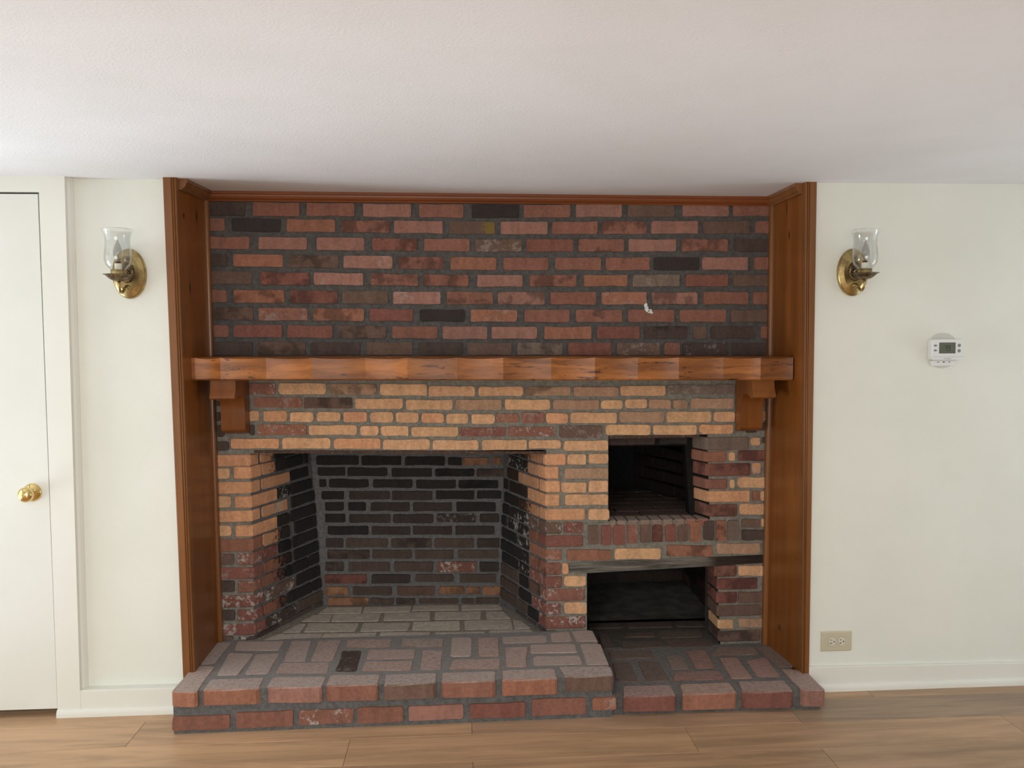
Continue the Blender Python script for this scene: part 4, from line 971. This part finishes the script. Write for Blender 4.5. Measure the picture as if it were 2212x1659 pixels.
for xa, xb, z0, z1, c in NCOR:
    xa, xb, z0, z1 = [t / 1000 for t in (xa, xb, z0, z1)]
    corner_brick(face, [(xa + 0.02, 0.150), (xa - 0.002, 0.146), (xa - 0.004, 0.138), (xa - 0.003, 0.008), (xa + 0.006, 0.0), (xb - 0.004, 0.0), (xb, 0.004), (xb, 0.03)], z0, z1, c, 1.3)
def nback(u, v, n): return (u, 0.92 - n, v)
def nright(u, v, n): return (1.09 - n, u, v)
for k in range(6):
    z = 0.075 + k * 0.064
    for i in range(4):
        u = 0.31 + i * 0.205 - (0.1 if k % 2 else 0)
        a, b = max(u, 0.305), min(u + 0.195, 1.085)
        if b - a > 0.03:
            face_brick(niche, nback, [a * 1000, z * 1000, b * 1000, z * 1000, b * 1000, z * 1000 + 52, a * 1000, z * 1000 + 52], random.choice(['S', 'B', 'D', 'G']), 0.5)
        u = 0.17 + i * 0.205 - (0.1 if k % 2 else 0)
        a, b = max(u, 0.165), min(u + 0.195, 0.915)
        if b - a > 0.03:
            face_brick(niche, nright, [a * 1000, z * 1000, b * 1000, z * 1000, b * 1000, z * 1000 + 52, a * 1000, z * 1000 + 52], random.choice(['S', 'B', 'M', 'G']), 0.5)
m = MB()
N = 10
gv = []
for j in range(N + 1):
    for i in range(N + 1):
        x = 0.302 + 0.786 * i / N; y = 0.335 + 0.583 * j / N
        gv.append((x, y, 0.066 + 0.006 * math.sin(3.1 * x + 5 * y) * (j > 0) + random.uniform(-0.002, 0.002)))
m.add(gv, [(j * (N + 1) + i, j * (N + 1) + i + 1, (j + 1) * (N + 1) + i + 1, (j + 1) * (N + 1) + i) for j in range(N) for i in range(N)], True)
m.build('ash_floor', M_DIRT, niche)

# ================================================================== HEARTH
he = thing('hearth', 'raised red brick hearth stepping down at the right, on the plank floor', 'hearth', (0, -0.27, 0))
def zat(pl, x, y): return pl[0] + pl[1] * x + pl[2] * y
def block(poly, pl, drop):
    m = MB()
    m.rings([[(x, y, 0.0) for x, y in poly], [(x, y, zat(pl, x, y) - drop) for x, y in poly]], True, True, True)
    return m
HMC = lin((110, 109, 107))
mb = block([(-1.213, -0.5345), (0.412, -0.5205), (0.402, -0.001), (-1.198, -0.001)], PL[0], 0.002)
hm = mb.build('mortar_bed', M_MORTAR, he, color=HMC)
hm['dust'] = 0.9
mb = block([(0.4125, -0.503), (1.226, -0.512), (1.230, -0.365), (1.204, -0.362), (1.204, -0.001), (0.4025, -0.001)], PL[1], 0.002)
hm2 = mb.build('mortar_bed', M_MORTAR, he, color=lin((106, 104, 101)))
hm2['dust'] = 0.35
for q, c, h in HLEFT:
    slab_brick(he, q, c, PL[0], h / 1000 if h else 0.03, 1.5, 0.0012)
mb = block([(0.4035, 0.003), (1.003, 0.003), (1.003, 0.34), (0.4035, 0.34)], PL[1], 0.003)
mb.build('mortar_bed', M_MORTAR, niche, color=lin((98, 94, 88)))
for q, c, h in HRIGHT:
    inside = sum(q[1::2]) / 4 > 0
    sbk = slab_brick(niche if inside else he, q, c, PL[1], h / 1000 if h else 0.03, 1.0 if inside else 1.35, 0.0012)
    sbk['dust'] = 0.12 if inside or (q[0] < 640 and not h) else (0.62 if h else 0.36)
def hfront(u, v, n): return (u, -0.541 + 0.0085 * (u + 1.2) - n, v)
for q, c in HFRONT:
    q[1] = max(q[1], 13); q[3] = max(q[3], 13)
    face_brick(he, hfront, q, c, 1.35, 0.025, 0.003)
m = MB()
m.tube([(0.0865, -0.262, 0.1535), (0.090, -0.246, 0.156), (0.096, -0.238, 0.158), (0.1005, -0.2375, 0.1565), (0.102, -0.243, 0.1545)], [0.0008, 0.0016, 0.0018, 0.0016, 0.0008], 6)
tag(m.build('wood_shaving', M_STRAW), 'tiny curled pale wood shaving lying on the raised hearth', 'shaving')

# ================================================================== MANTEL
def mantel():
    ridges = [-1.2045, -1.190, -1.094, -0.917, -0.737, -0.529, -0.364, -0.164, 0.018, 0.212, 0.389, 0.565, 0.733, 0.919, 1.073, 1.2095]
    sheen_tone = [0.90, 1.10, 1.02, 1.10, 0.82, 1.06, 0.84, 1.04, 0.78, 0.96, 0.82, 0.98, 0.92, 1.04, 0.70]  # differing sheen of the hewn facets, painted in as lighter and darker colour
    me_v, me_f, tn, smooth = [], [], [], []
    def zb(x): return 1.2840 - 0.0200 * (x + 1.2045) / 2.414
    def zt(x): return 1.3745 - 0.0140 * (x + 1.2045) / 2.414
    NX, NZ = 6, 6
    for k in range(len(ridges) - 1):
        x0, x1 = ridges[k], ridges[k + 1]
        w_ = x1 - x0
        dp = 0.009 if w_ > 0.08 else 0.0
        skew = random.uniform(-0.012, 0.012)
        tilt = random.uniform(-0.004, 0.004)
        if k == 0: tilt = 0.0
        base = len(me_v)
        last = k == 0 or k == len(ridges) - 2
        def pt(t, sfrac):
            x = x0 + w_ * t
            if not last:
                x += 0.010 * math.sin(sfrac * math.pi) * (1 - abs(2 * t - 1)) + skew * (sfrac - 0.5) * 4 * t * (1 - t)
            bowl = 4 * t * (1 - t)
            y = -0.2585 + dp * bowl + tilt * (t - 0.5)
            zl = zb(x) + 0.0055
            zh = zt(x) - 0.002 - (0.005 * bowl if dp else 0)
            return (x, y, zl + (zh - zl) * sfrac)
        for i in range(NX + 1):
            for j in range(NZ + 1):
                me_v.append(pt(i / NX, j / NZ))
        for i in range(NX):
            for j in range(NZ):
                a = base + i * (NZ + 1) + j
                me_f.append((a, a + NZ + 1, a + NZ + 2, a + 1)); tn.append(sheen_tone[k]); smooth.append(True)
        for i in range(NX):
            (xa, ya, za), (xb, yb, zb_) = pt(i / NX, 0), pt((i + 1) / NX, 0)
            (xc, yc, zc), (xd, yd, zd) = pt(i / NX, 1), pt((i + 1) / NX, 1)
            def quad_(p, tv):
                c0 = len(me_v)
                me_v.extend(p)
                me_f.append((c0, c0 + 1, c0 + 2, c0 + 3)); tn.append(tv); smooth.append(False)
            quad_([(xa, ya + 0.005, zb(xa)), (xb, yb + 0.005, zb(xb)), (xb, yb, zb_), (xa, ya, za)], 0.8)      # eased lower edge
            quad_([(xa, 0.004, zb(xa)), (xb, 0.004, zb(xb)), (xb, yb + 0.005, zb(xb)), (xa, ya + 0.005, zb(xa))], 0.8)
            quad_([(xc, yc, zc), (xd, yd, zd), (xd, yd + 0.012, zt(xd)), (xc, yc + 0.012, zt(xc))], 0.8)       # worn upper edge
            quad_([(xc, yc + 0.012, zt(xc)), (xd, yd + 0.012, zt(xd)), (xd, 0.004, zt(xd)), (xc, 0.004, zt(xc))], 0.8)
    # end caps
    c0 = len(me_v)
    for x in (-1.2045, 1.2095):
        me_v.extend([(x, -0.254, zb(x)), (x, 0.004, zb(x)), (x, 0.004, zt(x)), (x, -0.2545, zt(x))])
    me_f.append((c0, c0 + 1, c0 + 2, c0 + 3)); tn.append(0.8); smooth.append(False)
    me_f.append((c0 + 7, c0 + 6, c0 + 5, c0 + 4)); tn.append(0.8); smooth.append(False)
    org = Vector((0, -0.13, 1.27))
    me = bpy.data.meshes.new('mantel_shelf')
    me.from_pydata([Vector(p) - org for p in me_v], [], me_f)
    at = me.attributes.new('sheen_tone', 'FLOAT', 'FACE')
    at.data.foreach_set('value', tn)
    me.polygons.foreach_set('use_smooth', smooth)
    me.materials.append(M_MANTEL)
    me.update()
    o = bpy.data.objects.new('mantel_shelf', me)
    link(o, None, org)
    return o
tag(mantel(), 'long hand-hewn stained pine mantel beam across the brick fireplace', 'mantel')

# brackets under the mantel
BP = [(0, 0), (0.197, 0), (0.199, -0.026), (0.206, -0.047), (0.216, -0.063), (0.2165, -0.071), (0.207, -0.077), (0.190, -0.077), (0.168, -0.069), (0.142, -0.064), (0.118, -0.065),
      (0.098, -0.072), (0.084, -0.086), (0.074, -0.106), (0.070, -0.130), (0.070, -0.205), (0.067, -0.216), (0.058, -0.224), (0.004, -0.236), (0, -0.236)]
def bracket(x0, x1, zt, label):
    m = MB()
    m.extrude([(d, z) for d, z in BP], x0, x1, lambda d, z, x: (x, -0.0035 - d, zt + z - 0.0005))
    o = recalc(m.build('mantel_bracket', M_PINE_L, None, origin=((x0 + x1) / 2, 0, zt - 0.236)))
    smooth_by_angle(o)
    return tag(o, label, 'bracket', 'pair of carved brackets under the mantel')
bracket(-1.1505, -1.052, 1.2815, 'carved scroll bracket under the left end of the mantel beam')
bracket(1.058, 1.1545, 1.2645, 'carved scroll bracket under the right end of the mantel beam, above the oven')

# ================================================================== SCONCES
def sconce(x, y, z, label):
    t = thing('wall_sconce', label, 'sconce', (x, y, z), 'pair of brass hurricane wall sconces')
    n = 48
    m = MB()
    # oval back plate, stepped and bevelled
    m.lathe([(0.093, 0.0), (0.094, 0.010), (0.091, 0.016), (0.087, 0.018)], (x, y, z), 'Y', n, 0.665, 1.0)
    m.lathe([(0.087, 0.018), (0.066, 0.027)], (x, y, z), 'Y', n, 0.665, 1.0, smooth=False)
    m.lathe([(0.066, 0.027), (0.062, 0.0265), (0.030, 0.027)], (x, y, z), 'Y', n, 0.665, 1.0, cap1=True)
    m.build('back_plate', M_ANTIQ, t)
    m = MB()
    fl = lambda a, r, h: 1.0 + (0.045 * math.cos(24 * a) if r > 0.016 else 0)
    m.lathe([(0.037, 0.027), (0.038, 0.031), (0.034, 0.036), (0.020, 0.033), (0.013, 0.034)], (x, y, z + 0.003), 'Y', 96, 0.70, 1.0, flute=fl)
    m.lathe([(0.012, 0.033), (0.012, 0.038), (0.008, 0.043), (0.002, 0.045)], (x, y, z + 0.003), 'Y', 20, cap1=True)
    m.build('rosette', M_BRONZ, t)
    m = MB()
    D = 0.105
    arm = []
    pts = [(0.026, -0.052), (0.040, -0.050), (0.052, -0.055), (0.064, -0.066), (0.076, -0.075), (0.090, -0.074), (0.101, -0.064), (0.105, -0.050), (0.105, -0.030)]
    m.tube([(x, y - d, z + h) for d, h in pts], 0.0052, 12)
    m.lathe([(0.009, 0.0262), (0.009, 0.030), (0.006, 0.033)], (x, y, z - 0.052), 'Y', 16, cap1=True)
    m.build('arm', M_ANTIQ, t)
    m = MB()
    fs = lambda a, r, h: 1.0 + (0.055 * abs(math.cos(9 * a)) if r > 0.015 else 0)
    c = (x, y - D, z)
    m.lathe([(0.007, -0.036), (0.012, -0.0345), (0.020, -0.032), (0.030, -0.026), (0.038, -0.018), (0.044, -0.0125), (0.050, -0.0105), (0.0515, -0.0098), (0.044, -0.0115), (0.036, -0.017), (0.026, -0.024), (0.010, -0.027)], c, 'Z', 84, flute=fs, cap1=True)
    m.build('drip_pan', M_BRONZ, t)
    m = MB()
    m.lathe([(0.0265, -0.019), (0.0268, 0.006), (0.0255, 0.006), (0.0252, -0.018)], c, 'Z', 32)
    m.lathe([(0.0252, -0.016), (0.010, -0.016)], c, 'Z', 32, cap1=True)
    m.build('shade_holder', M_ANTIQ, t)
    m = MB()
    m.lathe([(0.0125, -0.018), (0.0125, 0.028), (0.0115, 0.030), (0.009, 0.030)], c, 'Z', 24, cap1=True)
    cs = m.build('candle_sleeve', M_CANDLE, t)
    m = MB()
    m.lathe([(0.0085, 0.030), (0.0085, 0.036), (0.006, 0.037)], c, 'Z', 20, cap1=True)
    m.build('socket', M_BLACK, cs)
    m = MB()
    m.lathe([(0.006, 0.036), (0.0105, 0.045), (0.0155, 0.058), (0.0165, 0.066), (0.0145, 0.080), (0.0095, 0.096), (0.0045, 0.108), (0.0012, 0.116)], c, 'Z', 24, cap1=True)
    b = m.build('bulb', M_BULB, t)
    m = MB()
    m.tube([(c[0] - 0.002, c[1], z + 0.038), (c[0] - 0.003, c[1], z + 0.058), (c[0], c[1], z + 0.070), (c[0] + 0.003, c[1], z + 0.058), (c[0] + 0.002, c[1], z + 0.038)], 0.0007, 5)
    m.build('filament', M_GREYP, b)
    m = MB()
    G = [(0.0245, -0.010), (0.0250, 0.006), (0.034, 0.014), (0.0435, 0.026), (0.0475, 0.043), (0.0475, 0.060), (0.0450, 0.085), (0.0430, 0.105), (0.0435, 0.120), (0.0470, 0.135), (0.0530, 0.149), (0.0560, 0.154),
         (0.0555, 0.1545), (0.0520, 0.1485), (0.0458, 0.135), (0.0422, 0.120), (0.0417, 0.105), (0.0437, 0.085), (0.0462, 0.060), (0.0462, 0.043), (0.0422, 0.027), (0.033, 0.0155), (0.0238, 0.007), (0.0233, -0.010)]
    m.lathe(G, c, 'Z', 40)
    m.build('shade', M_GLASS, t)['label'] = 'clear glass hurricane shade'
    return t
sconce(-1.401, -0.322, 1.694, 'brass oval wall sconce with clear glass hurricane shade, between door and left pine post')
sconce(1.406, -0.345, 1.697, 'brass oval wall sconce with clear glass hurricane shade, right of the alcove above the outlet')

# ================================================================== THERMOSTAT
t = thing('thermostat', 'white digital thermostat with grey screen on a round plate on the right wall', 'thermostat', (1.79, -0.345, 1.383))
m = MB()
m.lathe([(0.0705, 0.0), (0.0705, 0.003), (0.069, 0.0045), (0.066, 0.005)], (1.788, -0.345, 1.384), 'Y', 56, cap1=True)
m.build('wall_plate', M_CLEARP, t)
m = MB()
m.plate(1.7855, 1.3345, 0.098, 0.022, -0.350, -0.361, 0.006, 0.002)
sb = m.build('base', M_WHITEP, t)
for dx, mt in ((-0.022, M_GREYP), (0.001, M_INK), (0.024, M_GREYP)):
    m = MB(); m.box(1.7855 + dx - 0.0036, 1.7855 + dx + 0.0036, -0.3622, -0.3605, 1.3365, 1.3400)
    m.build('switch', mt, sb)
m = MB()
TX, TZ, TY = 1.7915, 1.3885, -0.3755
m.plate(TX, TZ, 0.129, 0.084, -0.350, TY, 0.011, 0.0035, 5)
body = m.build('body', M_WHITEP, t)
m = MB(); m.box(TX - 0.0640, TX + 0.0640, TY - 0.0002, TY + 0.002, TZ - 0.0288, TZ - 0.0282)
m.build('seam', M_GREYP, body)
m = MB()
m.plate(TX - 0.0005, TZ + 0.0065, 0.066, 0.0415, TY + 0.002, TY - 0.0006, 0.002, 0.0003)
scr = m.build('screen', M_LCD, t)
m = MB()
m.plate(TX - 0.0005, TZ + 0.0065, 0.0682, 0.0437, TY + 0.002, TY - 0.0002, 0.0025, 0.0002)
m.build('bezel', M_INK, t)
# seven segment 79
SEG = {'7': 'abc', '9': 'abcdfg'}
m = MB()
def seg(x, z, wd, ht, th):
    return {'a': (x, x + wd, z + ht - th, z + ht), 'g': (x, x + wd, z + ht / 2 - th / 2, z + ht / 2 + th / 2), 'd': (x, x + wd, z, z + th),
            'b': (x + wd - th, x + wd, z + ht / 2, z + ht), 'c': (x + wd - th, x + wd, z, z + ht / 2), 'f': (x, x + th, z + ht / 2, z + ht), 'e': (x, x + th, z, z + ht / 2)}
for i, ch in enumerate('79'):
    sg = seg(TX - 0.0145 + i * 0.0145, TZ - 0.0035, 0.0112, 0.0205, 0.0019)
    for k in SEG[ch]:
        a, b, c0, c1 = sg[k]
        m.box(a, b, TY - 0.0009, TY - 0.0005, c0, c1)
m.build('digits', M_INK, scr)
for sx_, sz_, rx in ((-0.050, 0.0165, 0.0065), (-0.050, -0.0030, 0.0065), (0.0485, 0.0165, 0.0068), (0.0485, -0.0050, 0.0068)):
    m = MB()
    flat = 0.62 if sx_ < 0 else 1.0
    m.lathe([(rx, -0.001), (rx, 0.0006), (rx * 0.8, 0.0012)], (TX + sx_, TY, TZ + sz_), 'Y', 24, 1.0, flat, cap1=True)
    m.build('button', M_GREYP, t)
tc = bpy.data.curves.new('maker_name', 'FONT')
tc.body = 'Honeywell'
tc.size = 0.0066
tc.align_x = 'CENTER'; tc.align_y = 'CENTER'
to = bpy.data.objects.new('maker_name', tc)
COL.objects.link(to)
dg = bpy.context.evaluated_depsgraph_get()
tme = bpy.data.meshes.new_from_object(to.evaluated_get(dg))
bpy.data.objects.remove(to, do_unlink=True)
tme.transform(Matrix.Rotation(P2, 4, 'X'))
tme.materials.clear(); tme.materials.append(M_GREYP)
to = bpy.data.objects.new('maker_name', tme)
link(to, body, (TX + 0.001, TY - 0.0004, TZ - 0.0355))

# ================================================================== OUTLET
t = thing('electrical_outlet', 'almond duplex outlet mounted sideways on the right wall above the baseboard', 'outlet', (1.3695, -0.345, 0.2005))
m = MB()
m.plate(1.3695, 0.2005, 0.130, 0.083, -0.345, -0.3505, 0.003, 0.0055, 2)
m.build('cover_plate', M_ALMOND, t)
for cx in (1.3505, 1.3900):
    m = MB()
    ol = []
    for k in range(28):
        a = 2 * math.pi * k / 28
        ol.append((max(-0.0145, min(0.0145, 0.0178 * math.cos(a))), 0.0178 * math.sin(a)))
    m.rings([[(cx + p * 1.05, -0.3503, 0.2005 + q * 1.04) for p, q in ol], [(cx + p * 1.05, -0.3508, 0.2005 + q * 1.04) for p, q in ol]], True, False, True)
    rim = m.build('socket_rim', M_GREYP, t)
    m = MB()
    m.rings([[(cx + p, -0.3503, 0.2005 + q) for p, q in ol], [(cx + p, -0.3518, 0.2005 + q) for p, q in ol], [(cx + p * 0.95, -0.3522, 0.2005 + q * 0.95) for p, q in ol]], True, False, True)
    rc = m.build('receptacle', M_IVORY, t)
    m = MB()
    m.box(cx - 0.0085, cx - 0.0010, -0.3528, -0.3520, 0.2005 + 0.0058, 0.2005 + 0.0080); m.build('slot', M_INK, rc)
    m = MB()
    m.box(cx - 0.0100, cx - 0.0010, -0.3528, -0.3520, 0.2005 - 0.0082, 0.2005 - 0.0056); m.build('slot', M_INK, rc)
    m = MB()
    m.lathe([(0.0026, -0.0005), (0.0026, 0.0006)], (cx + 0.0078, -0.3521, 0.2003), 'Y', 12, cap1=True); m.build('ground_hole', M_INK, rc)
m = MB()
m.lathe([(0.0026, 0.0), (0.0026, 0.0012), (0.0015, 0.0018)], (1.3702, -0.3503, 0.2005), 'Y', 12, cap1=True)
m.build('screw', M_IVORY, t)
